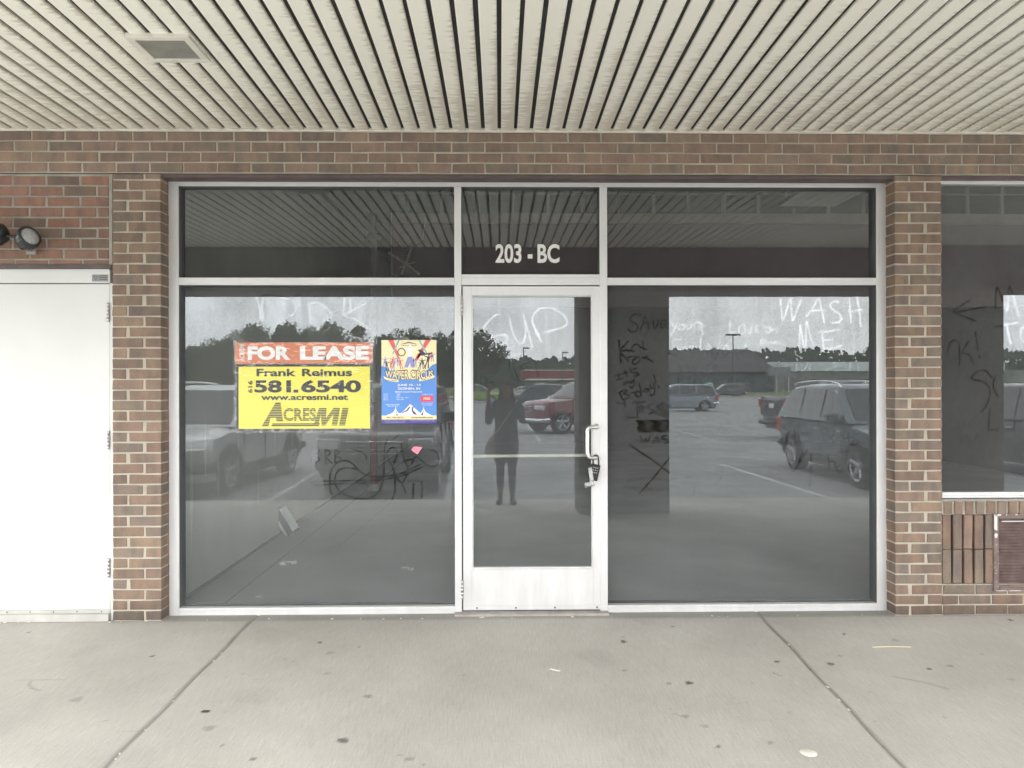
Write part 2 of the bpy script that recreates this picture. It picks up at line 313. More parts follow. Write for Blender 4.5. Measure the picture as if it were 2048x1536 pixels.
CO, BL = .0667, .2127
def wall_bricks(mb, x0, x1, z1, n, off, pal, hj=.010, y0=0.0, course=CO, first=0, depth=.10, minl=.03):
    """n courses hanging down from z1 in running bond, joints at off + k*BL"""
    for i in range(n):
        za, zb = z1-(i+1)*course+.005, z1-i*course-.005
        o_ = off + (BL/2 if (i+first) % 2 else 0)
        k = math.floor((x0-o_)/BL)
        while True:
            a = max(o_+k*BL+hj/2, x0 + (0 if o_+k*BL < x0 else hj/2)); b = min(o_+(k+1)*BL-hj/2, x1)
            if a >= x1: break
            if b-a > minl: brick(mb, a, b, za, zb, y0, depth, pal)
            k += 1
px = lambda x, y=768, Y=0.0: at(x, y, Y).x
pz = lambda y, x=1024, Y=0.0: at(x, y, Y).z
ZS = pz(264)                    # soffit at the wall
ZL = ZS-4*CO-.004               # underside of brick header
# header
mb = MB(); wall_bricks(mb, BX0, BX1, ZS+2*CO, 6, px(63), PAL_H, y0=0)
mb.build('brick_header', BRICK, bld, label='four visible courses of brown brick under the slatted canopy')
mb = MB(); mb.box(BX0, BX1, .004, .10, ZL+.004, ZS+.2); mb.build('header_mortar', MORTAR, bld)
# piers
PL0, PL1 = px(225), px(322); PR0, PR1 = px(1790), px(1884)
def pier(x0, x1, name, flip):
    e = MB(); n = int(ZL/CO)+1; rows = [(i*CO+.005, min((i+1)*CO-.005, ZL-.006)) for i in range(n)]
    for i, (za, zb) in enumerate(rows):
        if zb-za < .02: continue
        hj = rb.uniform(.012, .024); s = x0+(.315 if (i+flip) % 2 else .655)*(x1-x0)
        brick(e, x0, s-hj/2, za, zb, 0, .12); brick(e, s+hj/2, x1, za, zb, 0, .12)
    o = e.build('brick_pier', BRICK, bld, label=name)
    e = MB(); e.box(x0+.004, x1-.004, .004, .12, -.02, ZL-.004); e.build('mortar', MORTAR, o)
pier(PL0, PL1, 'narrow brick pier between the white steel door and the big window', 0)
pier(PR0, PR1, 'narrow brick pier between the big window and the right-hand window', 1)
# red brick infill over the steel door
mb = MB(); ZD = pz(529, 100)
wall_bricks(mb, BX0, px(217), ZL-.012, 8, px(24), PAL_R, hj=.013, y0=.006)
brick_last = ZL-.012-8*CO
for k in range(-34, 3):
    a = px(30)+k*BL; b = a+BL-.012
    if a < px(217)-.03: brick(mb, a, min(b, px(217)), ZD+.004, brick_last-.005, .006, .10, PAL_R)
ob = mb.build('brick_infill', BRICK, bld, label='panel of redder brick above the white steel door')
mb = MB(); mb.box(BX0, px(224), .0095, .10, ZD-.002, ZL-.003); mb.build('mortar', MORTAR_G, ob)
mb = MB(); mb.box(px(217)+.004, PL0-.001, .002, .05, ZD, ZL-.004); mb.build('mortar_joint', MORTAR_G, bld)
# steel lintels
mb = MB(); mb.rbox(PL1-.02, PR0+.02, .012, .12, ZL-.022, ZL+.002, .003); mb.build('lintel', LINTEL, bld, label='thin dark steel lintel over the big window')
mb = MB(); mb.rbox(PR1+.001, BX1, .012, .12, ZL-.022, ZL+.002, .003); mb.build('lintel', LINTEL, bld, label='thin dark steel lintel over the right-hand window')
mb = MB(); mb.rbox(BX0, PL0-.002, -.004, .09, pz(537, 100), ZD, .003); mb.build('lintel', LINTEL, bld, label='maroon steel lintel over the white door')

# ------- knee wall under right window
ZK = pz(997, 1960)
mb = MB(); kw = PR1+.006
for i in range(3):                                               # three lowest courses
    z0 = i*.0655+.004; z1 = z0+.0555; o_ = px(1886)+(.105 if i == 1 else (.0 if i == 2 else .0))
    k = -1
    while o_+k*BL < BX1:
        a = max(o_+k*BL+.005, kw); b = o_+(k+1)*BL-.005; k += 1
        if b-a > .03: brick(mb, a, b, z0, z1, .004, .1)
zc = 3*.0655+.002; zr0, zr1 = pz(1029, 1940), pz(1003, 1940)
x = kw; i = 0
while x < BX1:                                                   # rowlock course under the sill
    brick(mb, x+.004, x+.0585, zr0+.004, zr1, -.004, .1); x += .0705
x = kw
VX0, VX1 = px(1986), px(1986)+.80; VZ0, VZ1 = pz(1182, 2000), pz(1027, 2000)
while x < BX1:                                                   # pierced screen of upright bricks
    if x+.02 < VX0 or x > VX1:
        zm = (zc+zr0)/2
        brick(mb, x, x+.056, zc+.003, zm-.002, .006, .07); brick(mb, x, x+.056, zm+.002, zr0-.003, .006, .07)
    x += .0702; i += 1
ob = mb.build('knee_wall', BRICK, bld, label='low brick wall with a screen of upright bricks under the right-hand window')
mb = MB(); mb.box(kw-.006, BX1, .010, .10, -.02, zc-.001); mb.box(kw-.006, BX1, .006, .10, zr0, zr1-.003); mb.build('mortar', MORTAR, ob)
mb = MB(); mb.box(kw-.006, BX1, .075, .10, zc, zr0-.001); mb.build('shadow_gap', simple('deep_brown', (.018, .012, .011), .95), ob)  # backing sheet; the shade inside the slots is put into its dark colour
mb = MB(); mb.box(kw-.006, BX1, .002, .11, zr1-.001, zr1+.014); mb.box(kw-.006, BX1, .11, .13, 0, zr1+.01); mb.build('sill', MORTAR_G, ob)
# louvred vent
vent = empty('wall_vent', (0, 0, 0)); vent.parent = bld; vent['label'] = 'maroon louvred vent with flaking white paint on its frame'
VP = simple('maroon_metal', (.165, .115, .108), .6, var=.3, scale=14, bump=.3, bscale=80)
mb = MB(); mb.rbox(VX0, VX0+.034, -.006, .06, VZ0, VZ1, .003); mb.rbox(VX1-.034, VX1, -.006, .06, VZ0, VZ1, .003)
mb.rbox(VX0+.034, VX1-.034, -.005, .06, VZ1-.034, VZ1, .003); mb.rbox(VX0+.034, VX1-.034, -.005, .06, VZ0, VZ0+.026, .003); mb.build('frame', VP, vent)
mb = MB(); n = 22
for i in range(n):
    z = VZ0+.03+(VZ1-VZ0-.07)*i/(n-1)
    mb.box(VX0+.034, VX1-.034, -.011, .011, -.0012, .0012, Matrix.Translation((0, .010, z)) @ Matrix.Rotation(R(-62), 4, 'X'))
mb.build('louvre', VP, vent)
mb = MB(); mb.box(VX0+.03, VX1-.03, .03, .04, VZ0, VZ1); mb.build('backing', VP, vent)
mb = MB(); rr = random.Random(5)
def flake(x0, x1, z0, z1, n=14):
    cx, cz = (x0+x1)/2, (z0+z1)/2
    mb.poly([(cx+(x1-x0)/2*math.cos(t)*rr.uniform(.75, 1.15), -.0072, cz+(z1-z0)/2*math.sin(t)*rr.uniform(.8, 1.1)) for t in [2*PI*k/n for k in range(n)]])
mb.quad((VX0+.001, -.0072, VZ1-.10), (VX0+.021, -.0072, VZ1-.11), (VX0+.022, -.0072, VZ1-.004), (VX0+.001, -.0072, VZ1-.003))
flake(VX0+.002, VX0+.024, VZ1-.16, VZ1-.125); flake(VX0+.004, VX0+.05, VZ1-.016, VZ1-.002)
for k in range(12): xx = VX0+rr.uniform(.004, .03); zz = VZ0+rr.uniform(.01, .36); d_ = rr.uniform(.002, .005); flake(xx, xx+d_, zz, zz+d_*rr.uniform(1, 2), 7)
for k in range(16): xx = VX0+rr.uniform(.04, .75); d_ = rr.uniform(.006, .02); flake(xx, xx+d_, VZ1-rr.uniform(.004, .014), VZ1-.002, 7)
for k in range(9): xx = VX0+k*.09; flake(xx, xx+.1, VZ0+.001, VZ0+.006, 9)
mb.box(VX0+.05, VX1-.02, -.012, -.006, VZ1-.052, VZ1-.046)
mb.build('flaking_paint', simple('old_white_paint', (.62, .61, .58), .7, var=.1), vent)

# ------- right-hand window
FYR = .045
def frame_rect(mb, x0, x1, z0, z1, wl, wr, wt, wb, y0, y1):
    mb.rbox(x0, x0+wl, y0, y1, z0, z1, .002); mb.rbox(x1-wr, x1, y0, y1, z0, z1, .002)
    mb.rbox(x0+wl, x1-wr, y0+.001, y1, z1-wt, z1, .002); mb.rbox(x0+wl, x1-wr, y0+.001, y1, z0, z0+wb, .002)
win_r = empty('window', (0, 0, 0)); win_r.parent = bld; win_r['label'] = 'dusty window at the right edge above the knee wall'
rx0, rx1, rz0, rz1 = PR1+.003, PR1+3.2, at(1950, 995, FYR).z, at(1950, 354, FYR).z
mb = MB(); frame_rect(mb, rx0, rx1, rz0, rz1, .014, .05, .045, .034, FYR, .11)
mb.box(rx0+.014, rx1-.05, FYR-.012, FYR, rz0, rz0+.014)
mb.build('frame', ALU, win_r)

# ------- glass panes with finger writing ---------------------------------
def zoomer(x0, y0, s): return lambda pts: [(x0+a/s, y0+b/s) for a, b in pts]
ST = {'left': [], 'door': [], 'right': [], 'far': []}
def S(pane, zm, w, *strokes, a=1.0):
    k = 1.28 if pane in ('right', 'far') and w < 4 else 1.0
    for st in strokes: ST[pane].append((zm(st), w*k, min(1, a*1.2) if w < 5 and pane in ('right', 'far') else a))
zA = zoomer(340, 560, 3.531); zB = zoomer(340, 840, 3.531); zD = zoomer(910, 560, 4.516); zE = zoomer(1200, 560, 6.4); zF = zoomer(1480, 560, 6.4); zG = zoomer(1200, 740, 5.12); zH = zoomer(1480, 740, 5.12); zI = zoomer(1760, 560, 3.49)
S('left', zA, 3.4, [(610, 120), (635, 210), (640, 275)], [(605, 130), (680, 105), (780, 118), (860, 145), (892, 190), (880, 235), (850, 252)], [(655, 120), (650, 200), (658, 280)],
  [(980, 165), (985, 220), (992, 275)], [(975, 172), (1040, 160), (1100, 190), (1140, 245), (1120, 285)], [(1232, 130), (1225, 250)], [(1382, 165), (1290, 215), (1222, 246)], [(1222, 246), (1330, 290), (1410, 350), (1480, 412)], [(1270, 130), (1278, 225)], a=.8)
S('left', zA, 13, *[[(700+k*33, 130+(k*17 % 20)), (702+k*33, 290+(k*29 % 40))] for k in range(4)], *[[(1000+k*32, 190), (1003+k*32, 300+(k*23 % 40))] for k in range(4)], [(905, 110), (910, 300)], [(1335, 170), (1345, 300)], a=.34)
S('left', zA, 2.5, [(1530, 230), (1560, 300), (1620, 330), (1680, 290), (1690, 240), (1640, 222)], [(430, 230), (470, 290), (560, 280)], [(1660, 250), (1710, 300), (1740, 360)], a=.3)
S('left', zB, 3.2, [(1000, 210), (1020, 305)], [(1000, 207), (1040, 208), (1052, 225), (1012, 252), (1050, 268), (1050, 288), (1020, 305)], [(1095, 212), (1100, 310)], [(1095, 212), (1130, 222), (1125, 245), (1100, 258), (1142, 305)], [(1165, 215), (1165, 300)], [(1165, 215), (1195, 228), (1168, 253), (1205, 270), (1200, 290), (1165, 300)], a=.9)
S('left', zB, 4.0, [(1160, 575), (1135, 510), (1128, 440), (1132, 380), (1150, 335), (1185, 300), (1240, 286), (1290, 310), (1350, 370), (1420, 398), (1520, 400), (1640, 375), (1720, 335), (1800, 300)],
  [(1000, 440), (1100, 432), (1300, 428), (1500, 420), (1640, 392), (1740, 350), (1820, 315)], [(1010, 462), (1200, 450), (1380, 445)],
  [(1340, 350), (1250, 338), (1185, 362), (1163, 420), (1175, 470), (1210, 512), (1280, 545), (1340, 555), (1400, 553), (1450, 530), (1490, 475), (1508, 400), (1512, 300), (1515, 200), (1535, 140)],
  [(1570, 560), (1588, 500), (1588, 420), (1580, 350), (1545, 290), (1533, 240), (1548, 205), (1575, 195), (1600, 210), (1603, 250), (1580, 310), (1572, 350), (1590, 400), (1635, 445), (1660, 410), (1685, 360), (1660, 300), (1640, 220), (1635, 170)],
  [(1600, 400), (1640, 455), (1665, 515)], [(1690, 330), (1660, 290), (1720, 280), (1700, 320), (1735, 260), (1780, 290), (1820, 320), (1865, 327), (1895, 300), (1893, 250), (1870, 218), (1830, 215)], [(1720, 450), (1715, 550)], [(1778, 435), (1780, 550)], [(1280, 205), (1340, 220), (1380, 250), (1385, 275)], [(1560, 150), (1620, 100), (1580, 90)], a=.9)
S('left', zB, 2.5, [(1560, 570), (1540, 600), (1420, 700), (1270, 830), (1200, 882)], a=.35)
S('door', zD, 4.2, [(405, 305), (360, 320), (310, 365), (270, 415), (248, 460), (245, 500), (280, 520)], [(325, 515), (400, 498), (450, 498), (474, 515), (468, 545), (440, 582), (400, 612)],
  [(495, 350), (500, 400), (525, 480), (560, 550), (590, 573), (618, 560), (635, 500), (635, 420), (615, 312)], [(615, 312), (655, 440), (700, 610)],
  [(775, 552), (745, 470), (705, 400), (698, 345), (725, 290), (780, 255), (850, 250), (920, 275), (980, 315), (1010, 360), (1005, 400), (965, 430), (880, 455), (800, 476)], [(705, 400), (740, 490), (780, 552)])
S('door', zD, 2.6, [(520, 690), (560, 667), (615, 665)], [(500, 720), (490, 790), (515, 860), (560, 905), (640, 905)], [(520, 730), (545, 830), (575, 905)], [(750, 725), (680, 737), (590, 782), (650, 838)], [(720, 720), (735, 800), (752, 870)], [(225, 878), (268, 882), (290, 920), (235, 942), (225, 878)], [(300, 935), (340, 920), (358, 935)],
  [(895, 1110), (903, 1180), (885, 1238), (852, 1250), (940, 1252), (1020, 1228), (1070, 1170), (1088, 1080), (1070, 1040)], [(930, 1245), (925, 1225), (965, 1215), (985, 1250)], a=.75)
S('door', zD, 5, *[[(x, 150), (x+3, h)] for x, h in ((395, 330), (640, 250), (822, 640), (905, 560))], a=.28)
S('right', zE, 1.9, [(520, 440), (440, 440), (385, 480), (400, 530), (470, 570), (482, 620), (440, 660), (385, 652), (360, 625)], [(515, 640), (550, 550), (580, 465), (610, 560), (625, 635)], [(550, 550), (610, 550)], [(680, 520), (700, 635), (750, 520)], [(845, 515), (790, 520), (780, 570), (830, 565)], [(780, 570), (785, 610), (850, 600)],
  [(905, 530), (935, 585)], [(1000, 540), (955, 625), (905, 715)], [(1050, 565), (1010, 600), (1015, 630), (1065, 628), (1080, 590), (1050, 565)], [(1105, 565), (1120, 620), (1160, 615), (1175, 570)], [(1210, 620), (1215, 560), (1250, 535), (1320, 575), (1300, 600), (1260, 603), (1305, 645), (1318, 700)],
  [(1663, 540), (1660, 662), (1720, 668)], [(1850, 565), (1790, 592), (1776, 660), (1815, 697), (1860, 640), (1850, 565)],
  [(1040, 765), (965, 760), (925, 800), (960, 850), (1000, 885), (1008, 930), (940, 960), (880, 935), (858, 900)], [(1095, 850), (1068, 875), (1105, 892), (1095, 850)], [(1150, 850), (1155, 890), (1190, 888), (1190, 848)], [(1235, 840), (1240, 890)], [(1290, 735), (1278, 890)],
  [(1380, 945), (1385, 820), (1478, 1012), (1536, 755)], [(1620, 828), (1580, 865), (1580, 945), (1630, 955), (1652, 880), (1620, 828)], [(1720, 900), (1750, 965), (1790, 900), (1815, 960), (1870, 820)], a=.95)
S('right', zE, 1.7, [(945, 1100), (940, 1165)], [(990, 1165), (1000, 1105), (1035, 1120), (1040, 1165)], [(1140, 1100), (1105, 1125), (1140, 1140), (1140, 1100), (1142, 1190)], [(1190, 1095), (1200, 1145), (1240, 1140), (1245, 1095)], [(1300, 1100), (1302, 1150)], [(1360, 1150), (1365, 1105), (1400, 1100)], [(1450, 1130), (1510, 1120), (1490, 1095), (1445, 1115), (1470, 1155), (1520, 1150)],
  [(1005, 1330), (1000, 1260), (1040, 1300), (1060, 1250)], [(1110, 1260), (1150, 1250), (1130, 1320), (1150, 1330)], [(1210, 1330), (1220, 1265), (1260, 1260)], [(1300, 1270), (1290, 1320), (1350, 1330)], [(1370, 1230), (1380, 1310)], [(1450, 1280), (1500, 1290), (1460, 1320)], [(1640, 1310), (1660, 1260), (1700, 1250), (1700, 1320)], [(1750, 1250), (1760, 1310)], [(1800, 1260), (1830, 1300), (1880, 1240), (1910, 1300)], a=.6)
S('right', zE, 3.0, [(240, 775), (252, 900), (270, 1060)], [(362, 785), (260, 900), (350, 900), (442, 917)], [(262, 930), (362, 1040)], a=1)
S('right', zE, 2.2, [(410, 890), (420, 845), (470, 820), (520, 860), (600, 890)], [(545, 785), (560, 890)], [(350, 992), (440, 978), (500, 990), (505, 1040), (450, 1078), (412, 1060), (430, 1020), (490, 985)], [(540, 990), (600, 1000), (680, 1052)], [(605, 970), (560, 1010)],
  [(180, 1225), (262, 1208)], [(232, 1215), (245, 1268)], [(215, 1276), (292, 1258)], [(318, 1160), (345, 1228)], [(288, 1197), (352, 1183)], [(380, 1128), (383, 1150)], [(460, 1138), (402, 1150), (395, 1180), (478, 1190), (492, 1218), (440, 1232)],
  [(302, 1345), (308, 1305), (330, 1335), (345, 1298), (368, 1320)], [(385, 1288), (400, 1318), (435, 1270)], [(435, 1270), (432, 1350), (402, 1380), (385, 1365)],
  [(245, 1440), (268, 1480), (290, 1532)], [(250, 1440), (320, 1405), (345, 1422), (300, 1455), (372, 1475), (360, 1508), (290, 1532)], [(400, 1450), (440, 1440)], [(500, 1325), (518, 1400), (530, 1480)], [(522, 1440), (470, 1430), (452, 1470), (498, 1490), (528, 1460)], [(610, 1390), (562, 1402), (560, 1432), (600, 1430), (610, 1390), (628, 1425)], [(640, 1340), (652, 1390), (690, 1378)], [(685, 1330), (702, 1430), (672, 1480), (640, 1468)], [(690, 1215), (716, 1312)], [(742, 1362), (758, 1372)], a=.95)
S('right', zF, 1.9, [(75, 620), (125, 692), (145, 600)], [(240, 580), (195, 590), (215, 625), (190, 650), (245, 675)], [(320, 605), (400, 605)], [(385, 608), (385, 650), (360, 680), (335, 660)], [(412, 625), (400, 645), (425, 650), (412, 625)], [(435, 612), (452, 640)], [(490, 612), (460, 688)],
  [(275, 830), (260, 785), (300, 760), (322, 788), (280, 810)], [(322, 805), (345, 790), (368, 815), (395, 790), (420, 820), (450, 790), (468, 820), (500, 795), (520, 820), (590, 828)], a=.9)
S('right', zF, 4.2, [(515, 255), (530, 380), (548, 520), (600, 370), (645, 240), (660, 380), (675, 520), (730, 380), (785, 250)], [(850, 465), (920, 380), (1005, 240), (1040, 360), (1082, 550)], [(890, 395), (1075, 385)],
  [(1258, 285), (1205, 273), (1155, 310), (1178, 370), (1270, 440), (1297, 498), (1255, 545), (1165, 545)], [(1395, 230), (1412, 400), (1420, 535)], [(1500, 230), (1530, 400), (1545, 592)], [(1388, 402), (1560, 380)])
S('right', zF, 3.2, [(760, 855), (770, 570), (790, 700), (818, 858)], [(845, 845), (850, 530), (890, 680), (932, 820), (955, 835)], [(1008, 676), (1280, 634)], [(1050, 650), (1070, 885)], [(1062, 770), (1190, 765)], [(1070, 885), (1200, 870), (1305, 835)],
  [(725, 1055), (725, 1165)], [(870, 1055), (850, 1110), (795, 1165)], [(895, 1075), (895, 1165)], [(1190, 1065), (1288, 1068), (1090, 1170)], [(1415, 1060), (1400, 1170)], [(1515, 1060), (1515, 1168)], a=.95)
S('right', zG, 2.3, [(335, 332), (455, 330)], [(375, 335), (385, 472)], [(272, 490), (400, 486)], [(400, 402), (442, 395), (438, 370), (405, 377), (405, 425), (448, 428)], [(535, 350), (482, 372), (520, 400), (550, 422), (500, 452)], [(175, 335), (240, 345), (255, 320), (258, 375)], a=.6)
S('right', zG, 4.6, *[[(375+(k*37 % 30), 520+k*14), (700, 518+k*14)] for k in range(9)], a=.95)
S('right', zG, 12, [(600, 380), (700, 440)], [(570, 430), (700, 470)], [(640, 350), (705, 380)], a=.5)
S('right', zG, 2.8, [(415, 680), (438, 742), (465, 702), (482, 742), (512, 680)], [(545, 750), (580, 682), (605, 748)], [(555, 722), (600, 720)], [(692, 675), (642, 680), (636, 705), (690, 715), (692, 742), (655, 752)], a=.85)
S('right', zG, 2.6, [(300, 765), (500, 900), (710, 1052)], [(405, 1262), (560, 1090), (640, 985), (712, 905)], a=.9)
S('right', zG, 9, [(250, 1200), (400, 1215), (700, 1222)], [(300, 1130), (500, 1110), (700, 1140)], a=.35)
S('right', zG, 2, [(730, 1115), (780, 1110), (790, 1095)], [(880, 1105), (930, 1092)], [(1230, 950), (1252, 1040), (1230, 1120), (1180, 1160)], [(970, 1200), (960, 1280)], a=.4)
S('right', zH, 3.2, [(480, 690), (490, 762), (560, 680), (555, 600)], [(552, 680), (572, 750)], [(660, 640), (612, 668), (612, 730), (650, 745), (700, 720), (715, 660), (660, 640)], [(640, 650), (645, 695)], [(680, 650), (675, 695)], [(638, 670), (692, 668)], [(638, 692), (685, 694)],
  [(840, 600), (845, 670), (852, 732)], [(840, 600), (895, 612), (900, 635), (860, 655), (918, 680), (912, 722), (852, 735)], [(955, 610), (975, 625), (962, 650)], [(960, 660), (935, 700), (950, 738), (985, 730), (990, 690), (960, 660)], [(1060, 668), (1015, 680), (1010, 720), (1050, 725), (1062, 672), (1072, 765)], [(1108, 640), (1120, 762)], [(1082, 700), (1150, 690)], [(1218, 655), (1160, 662), (1165, 692), (1215, 730), (1190, 765), (1140, 760)], [(1035, 770), (1040, 850)], [(1008, 840), (1105, 835)], a=.6)
S('right', zH, 3.8, [(498, 955), (525, 1010), (555, 1030), (620, 930), (690, 820)], [(600, 940), (645, 845)], [(728, 870), (722, 1050), (715, 1190)], a=.75)
S('right', zH, 3.2, [(905, 870), (912, 1010)], [(918, 945), (960, 935), (975, 1000)], [(1020, 980), (990, 1000), (998, 1038), (1045, 1042), (1042, 1000)], [(1105, 1000), (1178, 992), (1160, 960), (1120, 970), (1118, 1030), (1172, 1050)], [(1215, 970), (1195, 1000), (1225, 1030)], a=.45)
S('far', zI, 3.6, [(740, 185), (510, 225), (620, 145)], [(510, 225), (670, 287)], [(805, 195), (818, 50), (888, 215), (902, 40), (968, 250)], [(805, 328), (960, 297)], [(880, 300), (912, 445)], [(1020, 310), (985, 350), (985, 410), (1020, 440)])
S('far', zI, 2.4, [(555, 450), (555, 600)], [(470, 505), (490, 440), (525, 420), (552, 440), (555, 470)], [(615, 430), (565, 520)], [(565, 510), (620, 520), (652, 580)], [(665, 368), (685, 490)], [(694, 530), (698, 542)], [(775, 682), (740, 635), (680, 640), (640, 690), (720, 710), (765, 760), (755, 850), (710, 920)], [(800, 680), (790, 750), (825, 812)], [(765, 908), (758, 1028)], [(755, 1045), (825, 1045)], a=.8)
S('far', zI, 2.4, [(560, 1090), (575, 1150)], [(600, 1080), (640, 1140), (680, 1080)], [(545, 1010), (570, 1040), (590, 980)], a=.35)

def pane(name, parent, x0, x1, z0, z1, Y, mat, strokes=(), step=.005):
    nx, nz = int((x1-x0)/step)+2, int((z1-z0)/step)+2
    X = np.linspace(x0, x1, nx); Z = np.linspace(z0, z1, nz); clean = np.zeros((nz, nx), np.float32)
    GX, GZ = np.meshgrid(X, Z)
    for pts, wpx, a in strokes:
        hw = wpx/2/305.5*(.85 if 'door' in name or wpx >= 4 else 1)
        P = [at(p[0], p[1], Y) for p in pts]
        # Catmull-Rom for curves
        if len(P) > 2:
            Q = []
            for i in range(len(P)-1):
                p0, p1, p2, p3 = P[max(i-1, 0)], P[i], P[i+1], P[min(i+2, len(P)-1)]
                for t in (0, .25, .5, .75): Q.append(.5*((2*p1)+(p2-p0)*t+(2*p0-5*p1+4*p2-p3)*t*t+(3*p1-p0-3*p2+p3)*t**3))
            P = Q+[P[-1]]
        for A, B in zip(P[:-1], P[1:]):
            m_ = hw+.008
            i0, i1 = np.searchsorted(X, [min(A.x, B.x)-m_, max(A.x, B.x)+m_]); j0, j1 = np.searchsorted(Z, [min(A.z, B.z)-m_, max(A.z, B.z)+m_])
            if i0 >= i1 or j0 >= j1: continue
            gx, gz = GX[j0:j1, i0:i1], GZ[j0:j1, i0:i1]; dx, dz = B.x-A.x, B.z-A.z; l2 = dx*dx+dz*dz+1e-9
            t = np.clip(((gx-A.x)*dx+(gz-A.z)*dz)/l2, 0, 1); d = np.hypot(gx-A.x-t*dx, gz-A.z-t*dz)
            v = np.clip((hw-d)/.006+.5, 0, 1)*a*(.80+.20*np.sin(gx*61+gz*37+np.sin(gz*90)))
            clean[j0:j1, i0:i1] = np.maximum(clean[j0:j1, i0:i1], v)
    me = bpy.data.meshes.new(name); nv = nx*nz; nf = (nx-1)*(nz-1)
    co_ = np.zeros((nv, 3), np.float32); co_[:, 0] = GX.ravel(); co_[:, 1] = Y; co_[:, 2] = GZ.ravel()
    I = np.arange(nv).reshape(nz, nx); q = np.stack([I[:-1, :-1], I[:-1, 1:], I[1:, 1:], I[1:, :-1]], -1).reshape(-1)
    me.vertices.add(nv); me.vertices.foreach_set('co', co_.ravel()); me.loops.add(nf*4); me.loops.foreach_set('vertex_index', q.astype(np.int32))
    me.polygons.add(nf); me.polygons.foreach_set('loop_start', np.arange(0, nf*4, 4, dtype=np.int32)); me.polygons.foreach_set('loop_total', np.full(nf, 4, np.int32))
    me.update(calc_edges=True); at_ = me.attributes.new('clean', 'FLOAT', 'POINT'); at_.data.foreach_set('value', clean.ravel())
    me.materials.append(mat); o = bpy.data.objects.new(name, me); C.objects.link(o); o.parent = parent; return o

pane('glass', win_r, rx0+.013, rx1-.04, rz0+.03, rz1-.03, FYR+.035, GLASS, ST['far'], step=.006)

# ------- big window: frame, transoms, panes
FY = .11
fx = lambda p, y=768: at(p, y, FY).x
fz = lambda p, x=1024: at(x, p, FY).z
win = empty('window', (0, 0, 0)); win.parent = bld; win['label'] = 'big aluminium framed shop window with transom lights around the glass door'
WX0, WX1 = fx(337), fx(1775); WZ1, WZ0 = fz(353), fz(1228)
M1a, M1b, M2a, M2b = fx(909), fx(923), fx(1200), fx(1215)
JL, JR = fx(357), fx(1754); ZT = fz(373); ZB = fz(1212)
TZ1, TZ0 = fz(555), fz(570)
DZ1 = fz(571)
FD = .215
mb = MB()
mb.rbox(WX0, JL, FY, FD, WZ0, WZ1, .003); mb.rbox(JR, WX1, FY, FD, WZ0, WZ1, .003)
mb.rbox(JL, JR, FY+.002, FD, ZT, WZ1-.001, .003)
mb.rbox(M1a, M1b, FY+.001, FD, WZ0, ZT-.0005, .003); mb.rbox(M2a, M2b, FY+.001, FD, WZ0, ZT-.0005, .003)
for a, b in ((JL, M1a), (M2b, JR)):
    mb.rbox(a, b, FY+.002, FD, TZ0, TZ1, .003); mb.rbox(a, b, FY+.002, FD, WZ0, ZB, .003)
    mb.box(a, b, FY-.003, FY+.002, TZ0+.018, TZ0+.022); mb.box(a, b, FY-.003, FY+.002, ZB-.016, ZB-.012)
mb.rbox(M1b, M2a, FY+.002, FD, DZ1+.003, fz(549), .003); mb.rbox(M1b, M2a, FY-.003, FY+.03, fz(556), fz(549)+.001, .002)
mb.build('frame', ALU, win)
mb = MB(); mb.box(WX0-.04, WX0-.001, .105, .16, 0, ZL-.02); mb.box(WX1+.001, WX1+.04, .105, .16, 0, ZL-.02); mb.box(WX0, WX1, .125, .2, WZ1, ZL+.02)
mb.build('sealant', simple('grey_sealant', (.16, .155, .15), .9), win)
mb = MB(); mb.rbox(WX0-.03, M1a, .06, .22, -.012, WZ0-.002, .004); mb.rbox(M2b, WX1+.03, .06, .22, -.012, WZ0-.002, .004); mb.rbox(M1a, M2b, .045, .25, -.012, .012, .004)
mb.build('sill', simple('dusty_sill', (.36, .34, .31), .9, var=.2, scale=12, bump=.3), win)
pane('glass', win, JL-.004, M1a+.004, ZB-.004, TZ0+.004, YG, GLASS, ST['left'])
pane('glass', win, M2b-.004, JR+.004, ZB-.004, TZ0+.004, YG, GLASS, ST['right'])
for a, b, z in ((JL, M1a, TZ1), (M1b, M2a, fz(549)), (M2b, JR, TZ1)):
    mb = MB(); mb.quad((a-.004, YG, z-.004), (b+.004, YG, z-.004), (b+.004, YG, ZT+.004), (a-.004, YG, ZT+.004)); mb.build('transom_glass', GLASS_T, win)
GK = simple('dark_gasket', (.10, .103, .105), .6)
for a, b, z0, z1 in ((JL, M1a, ZB, TZ0), (M2b, JR, ZB, TZ0), (JL, M1a, TZ1, ZT), (M1b, M2a, fz(549), ZT), (M2b, JR, TZ1, ZT)):
    g = MB(); ya_, yb_ = FY+.010, FD-.004
    g.box(a+.0003, a+.0025, ya_, yb_, z0+.0005, z1-.0005); g.box(b-.0025, b-.0003, ya_, yb_, z0+.0005, z1-.0005); g.box(a+.0026, b-.0026, ya_, yb_, z1-.0025, z1-.0004); g.box(a+.0026, b-.0026, YG-.012, yb_, z0+.0003, z0+.0025)
    g.build('gasket', GK, win)
mb = MB(); y_ = YG-.0015
for t, a, b, lo, hi in (('203', 991, 1043, 526, 488), ('BC', 1075, 1119, 526, 488)): put_text(mb, t, at(a, 500, y_).x, at(b, 500, y_).x, at(1050, lo, y_).z, at(1050, hi, y_).z, y_, bold=.028)
a, b = at(1055.5, 517, y_), at(1065, 508.5, y_); mb.quad((a.x, y_, a.z), (b.x, y_, a.z), (b.x, y_, b.z), (a.x, y_, b.z))
mb.build('unit_number', WHITEP, win)

